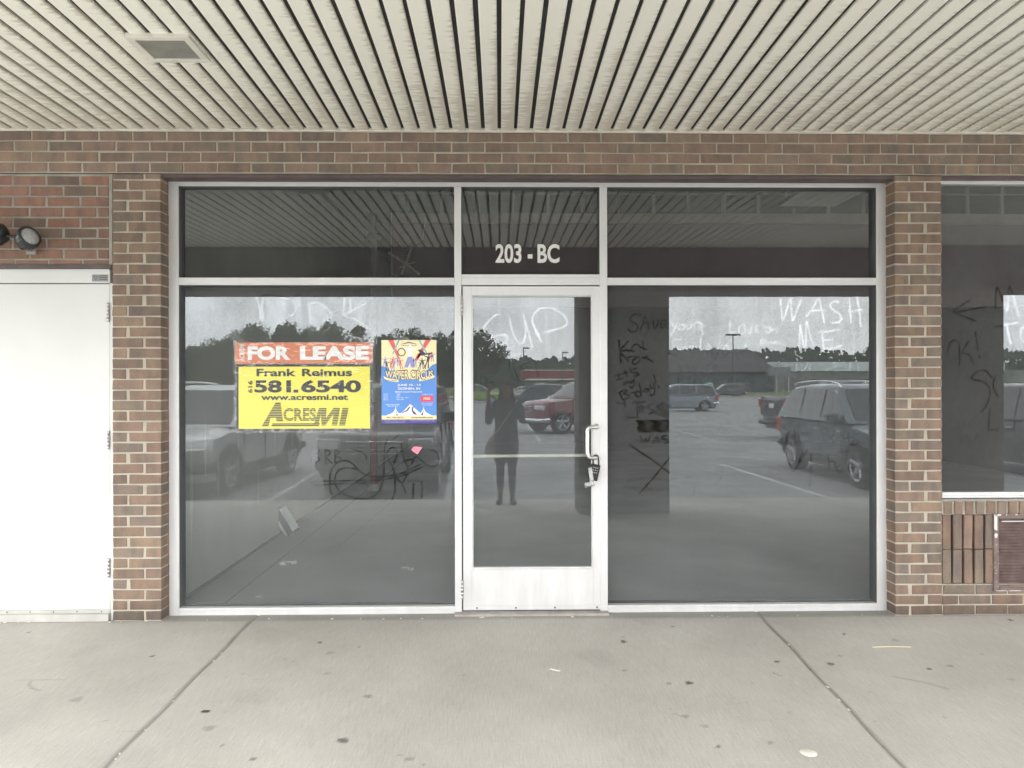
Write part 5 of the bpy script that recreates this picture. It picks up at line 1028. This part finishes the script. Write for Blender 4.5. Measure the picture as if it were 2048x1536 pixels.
    for s in (-1, 1):
        segs = []; edges = [None]+cuts+[None]
        for i in range(len(edges)-1):
            Lf = rear if edges[i] is None else [(edges[i]+.04, z) for z in zs]; Rt = front if edges[i+1] is None else [(edges[i+1]-.04, z) for z in zs]
            g = MB(); ok = [(a, b) for a, b in zip(Lf, Rt) if b[0] > a[0]+.01]
            if len(ok) < 2: continue
            v_ = []
            for a, b in ok: v_ += [(a[0]+ox, s*(tb(a[1])+.006), a[1]), (b[0]+ox, s*(tb(b[1])+.006), b[1])]
            g.smooth = True; g.add(v_, [((2*k, 2*k+1, 2*k+3, 2*k+2) if s < 0 else (2*k+1, 2*k, 2*k+2, 2*k+3)) for k in range(len(ok)-1)]); g.build('side_window', CARGLASS, root)
        if detail:
            t_ = MB(); pts = [(rear[0][0], zb_g)]+rear+front[::-1]+[(rear[0][0], zb_g)]
            t_.tube([(x+ox, s*(tb(z)+.008), z) for x, z in pts], .010, 5, caps=False); t_.build('window_trim', CHROME if metallic > .3 else TRIM, root)
            h = MB()
            for xc in ([cuts[0]-.75] if len(cuts) > 1 else [])+[cuts[-1]-.12, cuts[-1]+.85]:
                if xc < 3.4: h.rbox(xc-.10+ox, xc+.10+ox, s*(hw*.985)-.012, s*(hw*.985)+.022, zb-.17, zb-.135, .006)
            h.build('door_handle', CHROME if metallic > .3 else TRIM, root)
            dl = MB()
            for xc in cuts[-2:]+[K['ax'][1]-Ra-.12]: dl.box(xc-.004+ox, xc+.004+ox, s*hw*.955, s*(hw*.986), bot+.1, zb-.03)
            dl.build('door_gap', BLACK, root)
            if cladding: c_ = MB(); c_.box(K['ax'][0]+Ra+.03+ox, K['ax'][1]-Ra-.03+ox, s*hw*.9, s*(hw*.985+.012), bot-.02, bot+.16); c_.build('side_cladding', TRIM, root)
            if cladding:
                fl = MB()
                for ax in K['ax']: fl.tube([(ax+ox+(Ra+.012)*math.cos(PI*k/14), s*(hw*.975), K['wr']+(Ra+.012)*math.sin(PI*k/14)) for k in range(15)], .035, 6)
                fl.build('wheel_arch', TRIM, root)
        mi = MB(); xm = K['cab'][-1][0]-.45+ox; M_ = Matrix.Translation((xm, s*(hw+.09), zb+.09)); mi.rbox(-.06, .09, -.11, .10, -.085, .085, .03, M_); mi.box(xm-.02, xm+.04, min(s*hw*.93, s*(hw+.02)), max(s*hw*.93, s*(hw+.02)), zb+.0, zb+.05); bevel(mi.build('wing_mirror', paint if metallic > .3 else TRIM, root), .02)
        hl = MB(); xf = K['top'][-1][0]; zh = K['top'][-3][1]-.10
        Mh = Matrix.Translation((xf-.13+ox, s*hw*.74, zh)) @ Matrix.Rotation(-s*R(-20), 4, 'Z'); hl.box(-.10, .08, -.20, .20, -.085, .075, Mh); bevel(hl.build('headlight', HEADL, root), .03)
        tl = MB(); zt_ = zb-.12; Mt = Matrix.Translation((.14+ox, s*hw*.84, zt_)) @ Matrix.Rotation(s*R(-20), 4, 'Z'); tl.box(-.12, .10, -.12, .11, -.20, .10, Mt); bevel(tl.build('tail_light', TAILL, root), .02)
        for ax in K['ax']:
            m1, m2 = wheel_meshes(K['wr']); wo_ = bpy.data.objects.new('wheel', m1); C.objects.link(wo_); wo_.parent = root; wo_.location = (ax+ox, s*(hw-.13), K['wr'])
            ro = bpy.data.objects.new('rim', m2); C.objects.link(ro); ro.parent = wo_; ro.location = (0, s*.02, 0)
        if rails:
            ra = MB(); zr = zt+.0; ra.tube([(x+ox, s*tb(zt)*.93, z) for x, z in ((.55, zr-.06), (.75, zr+.02), (1.5, zr+.055), (2.3, zr+.05), (2.65, zr-.0), (2.8, zr-.08))], .02, 6); ra.build('roof_rail', CHROME, root)
    # windscreen and rear glass, following the cabin outline
    def screen(a, b, nm_, off):
        zA, zB = a; g = MB(); v_ = []; xs = [xr(z, off > 0) for z in (zA, (zA+zB)/2, zB)]
        for z, x in zip((zA, (zA+zB)/2, zB), xs):
            for t in (-.9, -.6, 0, .6, .9):
                q = (z-zb)/(zt-zb); v_.append((x+ox+off-(off/abs(off))*.05*abs(t)**4, t*tb(z)*.93, z))
        g.smooth = True; g.add(v_, [((r_*5+k, r_*5+k+1, (r_+1)*5+k+1, (r_+1)*5+k) if off > 0 else (r_*5+k+1, r_*5+k, (r_+1)*5+k, (r_+1)*5+k+1)) for r_ in range(2) for k in range(4)]); g.build(nm_, CARGLASS, root)
    screen((K['cab'][-1][1]+.05, zt-.09), None, 'windscreen', .012); screen((zb+.08, zt-.09), None, 'rear_window', -.012)
    xf = K['top'][-1][0]; zg = K['top'][-3][1]-.14
    g = MB(); g.box(xf-.12+ox, xf+.012+ox, -hw*.50, hw*.50, zg-.14, zg+.10)
    o = bevel(g.build('grille', TRIM, root), .02)
    g = MB()
    for k in range(4): g.tube([(xf+.018+ox, -hw*.48, zg-.11+k*.06), (xf+.018+ox, hw*.48, zg-.11+k*.06)], .008, 5)
    g.build('grille_bar', CHROME, o)
    bmp = bumper or (TRIM if cladding else CHROME)
    g = MB(); g.tube(curve([(xf-.42+ox, -hw*.97, .52), (xf-.16+ox, -hw*.86, .50), (xf+.0+ox, -hw*.5, .50), (xf+.03+ox, 0, .50), (xf+.0+ox, hw*.5, .50), (xf-.16+ox, hw*.86, .50), (xf-.42+ox, hw*.97, .52)], 3), .085, 8); g.build('front_bumper', bmp, root)
    g = MB(); g.tube(curve([(.42+ox, -hw*.97, .54), (.10+ox, -hw*.88, .53), (.0+ox, -hw*.5, .53), (-.02+ox, 0, .53), (.0+ox, hw*.5, .53), (.10+ox, hw*.88, .53), (.42+ox, hw*.97, .54)], 3), .085, 8); g.build('rear_bumper', bmp, root)
    if detail:
        g = MB(); g.box(-.012+ox+.02, ox+.028, -.16, .16, zb-.33, zb-.17); g.build('rear_plate', WHITEP, root)
        if kind == 'pickup':
            g = MB(); g.box(.012+ox, .026+ox, -hw*.72, hw*.72, .74, 1.26); bevel(g.build('tailgate', paint, root), .01)
    return root
LV = lambda x, y: (x, y, LOT)
G1 = 'cars parked facing the shopfront'; G2 = 'cars parked across the lot'
# nose-in row (front towards the shop: +y)
vehicle('parked_car', 'silver suv with dark lower cladding mirrored in the left window', 'car', 'suv', (.50, .51, .52), LV(-5.25, -8.6), R(94), G1, rails=True)
vehicle('parked_car', 'black boxy off-roader mirrored under the circus poster', 'car', 'jeep', (.02, .021, .023), LV(-1.95, -8.75), R(90), G1, metallic=.2)
vehicle('parked_car', 'slate grey suv with chrome window line and roof rails mirrored in the right window', 'car', 'suv', (.13, .155, .18), LV(7.05, -8.9), R(90.5), G1, rails=True, dull=.25)
vehicle('parked_car', 'black suv mirrored low in the far right window', 'car', 'suv', (.02, .02, .022), LV(10.9, -9.2), R(90), G1)
# across the lane
a = refl_lot(1116, 864)
vehicle('parked_pickup', 'red pickup truck seen from its side in the door glass', 'pickup', 'pickup', (.15, .02, .03), LV(a.x+1.3, a.y-.5), R(155), G2, cladding=False)
a = refl_lot(1075, 838)
vehicle('parked_car', 'silver car nosed out behind the red pickup', 'car', 'sedan', (.62, .63, .64), LV(a.x+1.8, a.y-3.2), R(180-14), G2)
a = refl_lot(1080, 828)
vehicle('parked_car', 'dark blue suv behind the silver sedan in the door glass', 'car', 'suv', (.05, .065, .08), LV(a.x+.4, a.y-10), R(195), G2)
a = refl_lot(1550, 880)
vehicle('parked_pickup', 'dark grey pickup showing its tailgate behind the slate grey suv', 'pickup', 'pickup', (.085, .10, .11), LV(11.75, -19.3), R(-8), G2, bumper=TRIM, cladding=False)
a = refl_lot(1372, 822)
vehicle('parked_van', 'blue grey minivan beside the brick pillar mirror image', 'van', 'van', (.22, .26, .30), LV(a.x-.5, a.y), R(180), G2, cladding=False)
a = refl_lot(965, 806)
vehicle('parked_van', 'lime green van left of the person in the door glass', 'van', 'van', (.24, .36, .07), LV(a.x-.6, a.y-1), R(0), G2, cladding=False, metallic=.0)
a = refl_lot(2040, 846)
vehicle('parked_car', 'dark red sedan mirrored at the right edge', 'car', 'sedan', (.22, .03, .035), LV(a.x+.8, a.y), R(180), G2, cladding=False)
for i, (p, zz, cc, lab) in enumerate(((1041, 108, (.6, .61, .62), 'distant silver sedan on the road left of the red-banded store'), (1090, 84, (.07, .05, .06), 'dark car parked in front of the red-banded store'), (1455, 96, (.08, .09, .11), 'dark van on the road beside the green oval sign'), (400, 92, (.7, .7, .7), 'white car on the road under the trees at left'), (1650, 70, (.3, .3, .32), 'grey car beyond the slate grey suv'))):
    q = refl(p, 780, zz); vehicle('parked_car', lab, 'car', 'van' if i == 2 else 'sedan', cc, (q.x, q.y, LOT+.01), R(0 if i % 2 else 180), 'far cars along the road', cladding=False, detail=False)

# ------------------------------------------------------------------ buildings across the road
def W2(p, q, zz): return refl(p, q, zz)
zz = 128; A = W2(1053, 745, zz); B = W2(1215, 745, zz); X0, X1 = A.x, B.x+6
st = empty('roadside_store', ((X0+X1)/2, -zz, LOT), label='low store with red and white fascia band beyond the road', cat='shop')
def loc(mb, o):
    for i, v in enumerate(mb.v): mb.v[i] = (v[0]-o.location.x, v[1]-o.location.y, v[2]-o.location.z)
    return mb
mb = MB(); mb.box(X0, X1, -zz-10, -zz, LOT, 3.2); loc(mb, st).build('wall', simple('store_wall', (.16, .18, .20), .8), st)
mb = MB(); mb.box(X0-.6, X1+.6, -zz-10.6, -zz+.6, 2.45, 3.9); mb.box(X0-1, X0-.2, -zz-3, -zz+1.0, 2.2, 3.7); loc(mb, st).build('red_fascia', simple('red_fascia', (.26, .045, .05), .5), st)
mb = MB(); mb.box(X0-.65, X1+.65, -zz-10.7, -zz+.66, 2.15, 2.45); mb.box(X0-.65, X1+.65, -zz-10.7, -zz+.66, 3.9, 4.05); loc(mb, st).build('white_band', WHITEP, st)
for k in range(5): mb = MB(); x = X0+1.5+k*3; mb.box(x, x+1.8, -zz+.01, -zz+.06, .7, 1.8); loc(mb, st).build('window', CARGLASS if k % 2 else simple('white_poster', (.7, .72, .72), .6), st)
zz = 150; RX0, RX1 = W2(1300, 740, zz).x, W2(1548, 740, zz).x
bn = empty('gabled_barn_store', ((RX0+RX1)/2, -zz, LOT), label='grey gabled barn-like building with dark roof across the road', cat='building')
ridge, eave = W2(1450, 697, zz).z, W2(1450, 742, zz).z
mb = MB(); mb.box(RX0, RX1, -zz-16, -zz, LOT, eave); loc(mb, bn).build('wall', simple('barn_wall', (.07, .085, .105), .85, var=.3, scale=.3), bn)
mb = MB(); e_ = eave-.2; v_ = [(RX0-1, -zz+1, e_), (RX1+.6, -zz+1, e_), (RX1-2, -zz-8, ridge), (RX0+2, -zz-8, ridge), (RX0-1, -zz-17, e_), (RX1+.6, -zz-17, e_)]
mb.add(v_, [(0, 1, 2, 3), (3, 2, 5, 4), (1, 5, 2), (4, 0, 3)]); loc(mb, bn).build('roof', simple('shingle_roof', (.075, .072, .075), .9, var=.15, scale=.5), bn)
for k in range(6): mb = MB(); x = RX0+5+k*3.2; mb.box(x, x+1.1, -zz+.02, -zz+.08, LOT+.9, LOT+3.1); loc(mb, bn).build('window', CARGLASS, bn)
gs = W2(1417, 770, zz-4); og = empty('oval_sign', (gs.x, gs.y, LOT), label='mint green oval sign on two posts before the barn building', cat='sign')
mb = MB(); mb.poly([(1.0*math.cos(t), 0, gs.z-LOT+.52*math.sin(t)) for t in [2*PI*k/28 for k in range(28)]]); mb.build('panel', simple('mint_panel', (.35, .85, .50), .6), og)
mb = MB()
for k in range(5): mb.quad((-.62+k*.28, .01, gs.z-LOT-.3), (-.56+k*.28, .01, gs.z-LOT-.3), (-.5+k*.28, .01, gs.z-LOT+.3), (-.56+k*.28, .01, gs.z-LOT+.3))
mb.build('lettering', simple('dark_green_print', (.05, .25, .12), .6), og)
mb = MB(); mb.box(-.5, -.44, -.06, -.01, 0, gs.z-LOT); mb.box(.44, .5, -.06, -.01, 0, gs.z-LOT); mb.build('post', STEEL, og)
zz = 185; A = W2(1546, 724, zz); B = W2(1900, 742, zz)
wh = empty('white_warehouse', ((A.x+B.x)/2, -zz, LOT), label='long white low building with broad pale fascia at right', cat='building')
mb = MB(); mb.box(A.x, B.x+60, -zz-15, -zz, LOT, B.z+.2); loc(mb, wh).build('wall', simple('warehouse_wall', (.22, .225, .21), .85, var=.2, scale=.2), wh)
mb = MB(); mb.box(A.x-1, B.x+14, -zz-15.5, -zz+.5, B.z, A.z); loc(mb, wh).build('fascia', simple('pale_fascia', (.72, .76, .80), .5, var=.05), wh)
for k in range(8): mb = MB(); x = A.x+3+k*7; mb.box(x, x+2.4, -zz+.02, -zz+.08, LOT, LOT+3); loc(mb, wh).build('door', simple('grey_door', (.12, .12, .12), .6), wh)
zz = 140; A = W2(1550, 734, zz); B = W2(1582, 752, zz)
cn = empty('roadside_canopy', ((A.x+B.x)/2, -zz, LOT), label='grey roadside canopy box on posts before the white building', cat='canopy')
mb = MB(); mb.box(A.x, B.x, -zz-4, -zz, B.z, A.z); loc(mb, cn).build('canopy_box', simple('canopy_grey', (.24, .25, .28), .6), cn)
for x in (A.x+.4, B.x-.4): mb = MB(); mb.box(x-.12, x+.12, -zz-.4, -zz-.1, LOT, B.z); loc(mb, cn).build('post', STEEL, cn)

# street lamps
for (p, ptop, zz, dbl, lab) in ((1047, 695, 118, 0, 'dark lot lamp left of centre in the door glass'), (1125, 704, 118, 0, 'dark lot lamp beside the brick pillar in the door glass'), (1466, 668, 96, 1, 'twin-headed lot lamp before the barn roof')):
    q = refl(p, ptop, zz); h_ = q.z-LOT; lo = empty('street_lamp', (q.x, q.y, LOT), label=lab, cat='street lamp', group='tall lamps in the car park')
    mb = MB(); mb.tube([(0, 0, 0), (0, 0, h_)], .1, 8, rs=[.13, .08]); mb.build('pole', simple('bronze_pole', (.06, .055, .05), .5), lo)
    mb = MB(); mb.lathe([(.3, 0), (.3, .7), (.001, .7)], None, 12); mb.build('concrete_base', CONC, lo)
    for s in ((-1, 1) if dbl else (1,)): mb = MB(); mb.box(min(s*.1, s*1.0), max(s*.1, s*1.0), -.25, .25, h_-.22, h_); mb.build('lamp_head', simple('bronze_pole', (.06, .055, .05), .5), lo)

# ------------------------------------------------------------------ trees
LEAF = simple('leaf_green', (.075, .105, .045), .8, var=.35, scale=.35)
BARK = simple('bark', (.09, .075, .06), .9, bump=.4, bscale=20)
def crown_mesh(seed, nb=24, nl=7500):
    r_ = random.Random(seed); bl = [(Vector((0, 0, .55)), .36)]
    for _ in range(nb):
        a = r_.uniform(0, 2*PI); d_ = r_.uniform(.15, .36); bl.append((Vector((d_*math.cos(a), d_*math.sin(a), r_.uniform(.28, .86))), r_.uniform(.07, .21)))
    v, f = [], []
    for i in range(nl):
        c, R_ = r_.choice(bl); a = r_.gauss(0, 1), r_.gauss(0, 1), r_.gauss(0, 1); n_ = Vector(a).normalized()
        p = c+Vector((n_.x, n_.y, n_.z*.8))*R_*r_.uniform(.70, 1.10)*(1+.17*math.sin(n_.x*9+n_.z*7)); s = r_.uniform(.009, .022)
        t = Vector((r_.gauss(0, 1), r_.gauss(0, 1), r_.gauss(0, 1))).normalized()*s; u_ = t.cross(Vector((r_.gauss(0, 1), r_.gauss(0, 1), r_.gauss(0, 1)))).normalized()*s
        b = len(v); v += [tuple(p+t), tuple(p+u_), tuple(p-t), tuple(p-u_)]; f.append((b, b+1, b+2, b+3))
    me = bpy.data.meshes.new('crown'); me.from_pydata(v, [], f); me.materials.append(LEAF); return me
CR = [crown_mesh(s) for s in (1, 2, 3, 4)]
def trunk_mesh(seed):
    r_ = random.Random(seed); mb = MB(); mb.tube([(0, 0, 0), (.01, 0, .2), (0, .01, .45), (.0, 0, .75)], .02, 8, rs=[.032, .024, .018, .006])
    for k in range(6): a = r_.uniform(0, 6.28); z = r_.uniform(.2, .5); mb.tube([(0, 0, z), (.12*math.cos(a), .12*math.sin(a), z+.12), (.28*math.cos(a), .28*math.sin(a), z+.28)], .01, 6, rs=[.012, .008, .003])
    o = mb.build('t', BARK); m_ = o.data; bpy.data.objects.remove(o); return m_
TR = [trunk_mesh(s) for s in (1, 2)]
def tree(p, ptop, zz, wid, i, lab):
    q = refl(p, ptop, zz); h_ = q.z-LOT; t = empty('broadleaf_tree', (q.x, q.y, LOT), i*1.3, label=lab, cat='tree', group='trees beyond the car park')
    wm = wid/1479*(zz+5); t.scale = (wm, wm, h_)
    for nme, me in (('crown', CR[i % 4]), ('trunk', TR[i % 2])): o = bpy.data.objects.new(nme, me); C.objects.link(o); o.parent = t
TL = 'leafy tree in the clump mirrored in the left window'
for i, (p, pt, zz, wd, lab) in enumerate(((372, 688, 96, 90, 'low bushy tree at the left end of the mirrored clump'), (410, 676, 98, 95, 'tree with pointed top left in the mirrored clump'), (452, 674, 100, 85, 'rounded tree left of the lease banner'), (500, 655, 97, 95, 'tree rising above the left end of the lease banner'), (540, 637, 95, 110, 'tallest tree of the clump above the lease banner'), (595, 650, 99, 90, 'tree behind the middle of the lease banner'), (640, 652, 97, 80, 'narrower tree above the word lease'), (688, 641, 94, 105, 'round tree above the right end of the lease banner'), (735, 690, 99, 70, 'small tree between banner and circus poster'), (790, 655, 97, 100, 'tree behind the left half of the circus poster'), (842, 654, 95, 90, 'tree behind the right half of the circus poster'), (885, 668, 92, 70, 'open-crowned tree right of the circus poster'), (955, 655, 93, 105, 'dark tree at the left of the door glass'), (1760, 690, 230, 60, 'tree behind the white building at the right window edge'))):
    tree(p, pt, zz, wd*1.25, i, lab)
r_ = random.Random(31); v, f = [], []
prof = [(300, 705), (700, 700), (945, 700), (1010, 716), (1045, 716), (1075, 717), (1100, 715), (1157, 717), (1340, 700), (1545, 698), (1600, 694), (1640, 698), (1690, 704), (1730, 708), (1745, 695), (1800, 700), (1950, 696), (2048, 698), (2600, 690), (3200, 700)]
for i in range(17000):
    p = r_.uniform(300, 2700); zz = r_.uniform(330, 380)
    for a, b in zip(prof[:-1], prof[1:]):
        if a[0] <= p <= b[0]: tp = a[1]+(b[1]-a[1])*(p-a[0])/(b[0]-a[0]); break
    tp += 3.5*math.sin(p*.13)+2.2*math.sin(p*.31+1)+1.5*math.sin(p*.71)
    tz = refl(p, tp, 330).z; q = refl(p, 768, zz); z = LOT+(tz-LOT)*r_.random()**.55; s = r_.uniform(.5, 1.3)
    t = Vector((r_.gauss(0, 1), r_.gauss(0, .5), r_.gauss(0, 1))).normalized()*s; u_ = t.cross(Vector((0, 1, .3))).normalized()*s
    P = Vector((q.x, q.y, z)); b = len(v); v += [tuple(P+t), tuple(P+u_), tuple(P-t), tuple(P-u_)]; f.append((b, b+1, b+2, b+3))
me = bpy.data.meshes.new('distant_wood'); me.from_pydata(v, [], f); me.materials.append(simple('far_leaf', (.075, .10, .075), .9, var=.25, scale=.05))
o = bpy.data.objects.new('distant_wood', me); C.objects.link(o); tag(o, 'long low wooded skyline beyond the buildings', 'wood', kind='stuff')
mb = MB(); q0, q1 = refl(-400, 768, 385), refl(3300, 768, 385); mb.quad((q0.x, q0.y, LOT-.1), (q1.x, q1.y, LOT-.1), (q1.x, q1.y, 12), (q0.x, q0.y, 12)); mb.build('wooded_hill', simple('far_leaf', (.075, .10, .075), .9), None, kind='structure')

# ------------------------------------------------------------------ the person with the phone, behind the camera
PX, PY = .085, -5.07; PZ = SL*PY
person = empty('person', (PX, PY, PZ), label='person in a dark tunic photographing the shopfront, mirrored in the door', cat='person')
SKIN = simple('skin', (.35, .21, .15), .5, var=.05); CLOTH = simple('dark_tunic_cloth', (.19, .19, .24), .9, var=.2, scale=20, bump=.3); LEG = simple('dark_leggings', (.13, .15, .18), .9, var=.1)
HAIR = simple('brown_hair', (.07, .05, .035), .7, var=.3, scale=30)
def skin_body(name, mat, chains, parent, levels=2):
    verts, edges, rad = [], [], []; idx = {}
    def vid(p, r):
        k = tuple(round(c, 4) for c in p)
        if k not in idx: idx[k] = len(verts); verts.append(p); rad.append(r)
        return idx[k]
    for ch in chains:
        last = None
        for p, r in ch:
            i = vid(p, r)
            if last is not None and i != last: edges.append((last, i))
            last = i
    me = bpy.data.meshes.new(name); me.from_pydata(verts, edges, []); o = bpy.data.objects.new(name, me); C.objects.link(o); o.parent = parent
    sk = o.modifiers.new('skin', 'SKIN'); sk.use_smooth_shade = True
    if not me.skin_vertices: me.skin_vertices.new()
    for i, s in enumerate(me.skin_vertices[0].data): s.radius = rad[i] if isinstance(rad[i], tuple) else (rad[i], rad[i]); s.use_root = (i == 0)
    sb = o.modifiers.new('sub', 'SUBSURF'); sb.levels = levels; sb.render_levels = levels
    dg = bpy.context.evaluated_depsgraph_get(); dg.update(); m2 = bpy.data.meshes.new_from_object(o.evaluated_get(dg)); o.modifiers.clear(); o.data = m2; m2.materials.clear(); m2.materials.append(mat)
    for p in m2.polygons: p.use_smooth = True
    return o
hy0 = (-D-.012)-PY                       # phone plane in the person's space
PHX, PHZ = -.045-PX+.0, H-.012-PZ
hL = (PHX-.085, hy0-.028, PHZ-.02); hR = (PHX+.088, hy0-.028, PHZ-.02)
def arm(s, wr, el): return [((0, 0, 1.36), .05), ((s*.10, -.01, 1.355), .055), ((s*.165, -.005, 1.33), .05), ((s*.19, .01, 1.26), .045), (el, .036), (((el[0]+wr[0])/2, (el[1]+wr[1])/2, (el[2]+wr[2])/2), .030), (wr, .022)]
wL = (hL[0]-.025, hL[1]-.035, hL[2]-.09); wR = (hR[0]+.025, hR[1]-.035, hR[2]-.09)
def fingers(h, w, s):
    out = [[(w, .022), (((w[0]+h[0])/2, (w[1]+h[1])/2, (w[2]+h[2])/2), (.030, .018)), (h, (.030, .016))]]
    for k, ln in enumerate((.95, 1.05, 1.0, .8)):
        z0 = h[2]+.022-.016*k*1.0; base = (h[0]-s*.004, h[1]+.012, z0)
        out.append([(h, (.030, .016)), (base, .0095), ((h[0]-s*.012, h[1]+.030, z0+.006), .0085), ((h[0]+s*.006*ln+s*-.02, h[1]+.036, z0+.010), .008), ((h[0]-s*.040*ln, h[1]+.034, z0+.008), .007)])
    out.append([(((w[0]+h[0])/2, (w[1]+h[1])/2, (w[2]+h[2])/2), (.030, .018)), ((h[0]-s*.022, h[1]-.006, h[2]-.036), .012), ((h[0]-s*.045, h[1]+.006, h[2]-.026), .010), ((h[0]-s*.065, h[1]+.010, h[2]-.014), .008)])
    return out
chains = [[((0, 0, .90), (.135, .10)), ((0, 0, 1.05), (.115, .085)), ((0, 0, 1.22), (.125, .09)), ((0, 0, 1.36), .05), ((0, .0, 1.42), .045), ((0, .008, 1.47), .05), ((0, .015, 1.53), (.068, .08)), ((0, .01, 1.60), (.070, .083)), ((0, .0, 1.635), (.04, .05))]]
chains += [arm(-1, wL, (-.245, .08, 1.12)), arm(1, wR, (.215, .10, 1.14))]; chains += fingers(hL, wL, -1)+fingers(hR, wR, 1)
for s in (-1, 1): chains.append([((0, 0, .90), (.135, .10)), ((s*.085, 0, .84), .085), ((s*.082, .0, .66), .075), ((s*.08, .008, .47), .055), ((s*.082, -.01, .30), .05), ((s*.082, -.015, .09), .034), ((s*.095, .0, .045), .035), ((s*.105, .09, .03), (.038, .025)), ((s*.11, .15, .025), (.032, .018))])
body = skin_body('body', SKIN, chains, person)
# face on the front of the head
mb = MB(); mb.smooth = True
for s in (-1, 1):
    mb.lathe([(.0001, .011), (.008, .009), (.012, .003), (.013, 0)], Matrix.Translation((s*.03, .088, 1.555)) @ Matrix.Rotation(-PI/2, 4, 'X'), 10)
mb.build('eyes', simple('eye_white', (.5, .48, .46), .3), body)
mb = MB(); mb.tube([(0, .085, 1.56), (0, .104, 1.53), (0, .108, 1.517), (0, .09, 1.51)], .01, 8, rs=[.006, .010, .013, .008]); mb.tube([(-.026, .083, 1.488), (0, .094, 1.486), (.026, .083, 1.488)], .006, 6, rs=[.003, .007, .003])
for s in (-1, 1): mb.tube([(s*.074, .0, 1.565), (s*.085, -.005, 1.55), (s*.08, -.003, 1.52)], .008, 6)
mb.build('nose_mouth_and_ears', SKIN, body)
leg_ch = []
for s in (-1, 1): leg_ch.append([((0, 0, .88), (.13, .10)), ((s*.085, 0, .84), .092), ((s*.082, 0, .66), .081), ((s*.08, .008, .47), .061), ((s*.082, -.01, .30), .056), ((s*.082, -.015, .12), .040)])
skin_body('leggings', LEG, leg_ch, person)
mb = MB(); mb.smooth = True; n = 28; ring = []
for z, a, b in ((.56, .160, .13), (.60, .162, .13), (.72, .168, .13), (.86, .170, .128), (1.0, .155, .112), (1.1, .152, .11), (1.2, .165, .115), (1.28, .175, .11), (1.34, .165, .095), (1.385, .11, .075), (1.41, .065, .06)):
    ring.append([(a*math.cos(2*PI*k/n)*(1+(.025*math.sin(7*2*PI*k/n) if z < .9 else 0)), b*math.sin(2*PI*k/n), z) for k in range(n)])
mb.add([p for q in ring for p in q], [(i*n+k, i*n+(k+1) % n, (i+1)*n+(k+1) % n, (i+1)*n+k) for i in range(len(ring)-1) for k in range(n)])
mb.build('tunic', CLOTH, person)
for s, el, wr in ((-1, (-.245, .08, 1.12), wL), (1, (.215, .10, 1.14), wR)):
    mb = MB(); mx_ = tuple(el[i]+(wr[i]-el[i])*.55 for i in range(3)); mb.tube([(s*.10, -.01, 1.36), (s*.16, -.005, 1.335), (s*.195, .01, 1.26), ((el[0]+s*.195)/2, .05, (1.26+el[2])/2), el, tuple(el[i]+(wr[i]-el[i])*.15 for i in range(3)), mx_], .05, 14, rs=[.055, .068, .060, .052, .048, .044, .040]); mb.build('sleeve', CLOTH, person)
for s in (-1, 1): mb = MB(); mb.tube([(s*.084, -.05, .035), (s*.087, 0, .04), (s*.099, .09, .034), (s*.106, .165, .026)], .04, 12, rs=[.03, .042, .044, .03]); mb.build('shoe', simple('dark_shoe', (.05, .045, .045), .6), person)
mb = MB(); mb.smooth = True; ring = []; n = 26
for z, a, b, yo in ((1.30, .085, .05, -.055), (1.36, .105, .065, -.05), (1.44, .108, .075, -.035), (1.52, .100, .085, -.02), (1.58, .096, .092, -.012), (1.63, .082, .085, -.008), (1.665, .05, .055, -.003), (1.68, .005, .006, 0)):
    ring.append([(a*math.cos(2*PI*k/n)*(1+.03*math.sin(5*k)), min(b*math.sin(2*PI*k/n), .045 if z < 1.6 else 1)+yo, z) for k in range(n)])
mb.add([p for q in ring for p in q], [(i*n+k, i*n+(k+1) % n, (i+1)*n+(k+1) % n, (i+1)*n+k) for i in range(len(ring)-1) for k in range(n)])
mb.build('hair', HAIR, person)
phn = empty('smartphone', (PHX+PX, -D-.012, PHZ+PZ), label='dark smartphone held up in both hands by the person', cat='phone')
mb = MB(); mb.box(-.074, .074, -.004, .004, -.036, .036); bevel(mb.build('case', simple('phone_case', (.03, .03, .035), .3), phn), .003)
bagp = empty('shoulder_bag', (PX-.20, PY+.02, PZ+.62), label='pale grey cloth bag slung across the person by its strap', cat='bag')
mb = MB(); mb.smooth = True; ring = []; n = 20
for z, a, b in ((0, .04, .02), (.02, .085, .05), (.08, .095, .06), (.16, .085, .05), (.24, .05, .03), (.30, .02, .015)): ring.append([(a*math.cos(2*PI*k/n)+.0, b*math.sin(2*PI*k/n), z) for k in range(n)])
mb.add([p for q in ring for p in q], [(i*n+k, i*n+(k+1) % n, (i+1)*n+(k+1) % n, (i+1)*n+k) for i in range(len(ring)-1) for k in range(n)]); mb.add(ring[0], [tuple(range(n))[::-1]])
BG = simple('grey_canvas', (.80, .77, .68), .9, var=.15, bump=.3); mb.build('pouch', BG, bagp)
mb = MB(); mb.tube(curve([(0, 0, .28), (.07, .10, .36), (.17, .125, .50), (.27, .125, .66), (.34, .06, .775), (.345, -.04, .78), (.27, -.13, .62), (.1, -.13, .40), (0, -.03, .29)], 5), .011, 8); mb.build('strap', BG, bagp)

cy = sc.cycles
cy.max_bounces = 10; cy.diffuse_bounces = 4; cy.glossy_bounces = 5; cy.transparent_max_bounces = 16; cy.sample_clamp_indirect = 8; cy.caustics_reflective = False; cy.caustics_refractive = False
cy.use_denoising = True
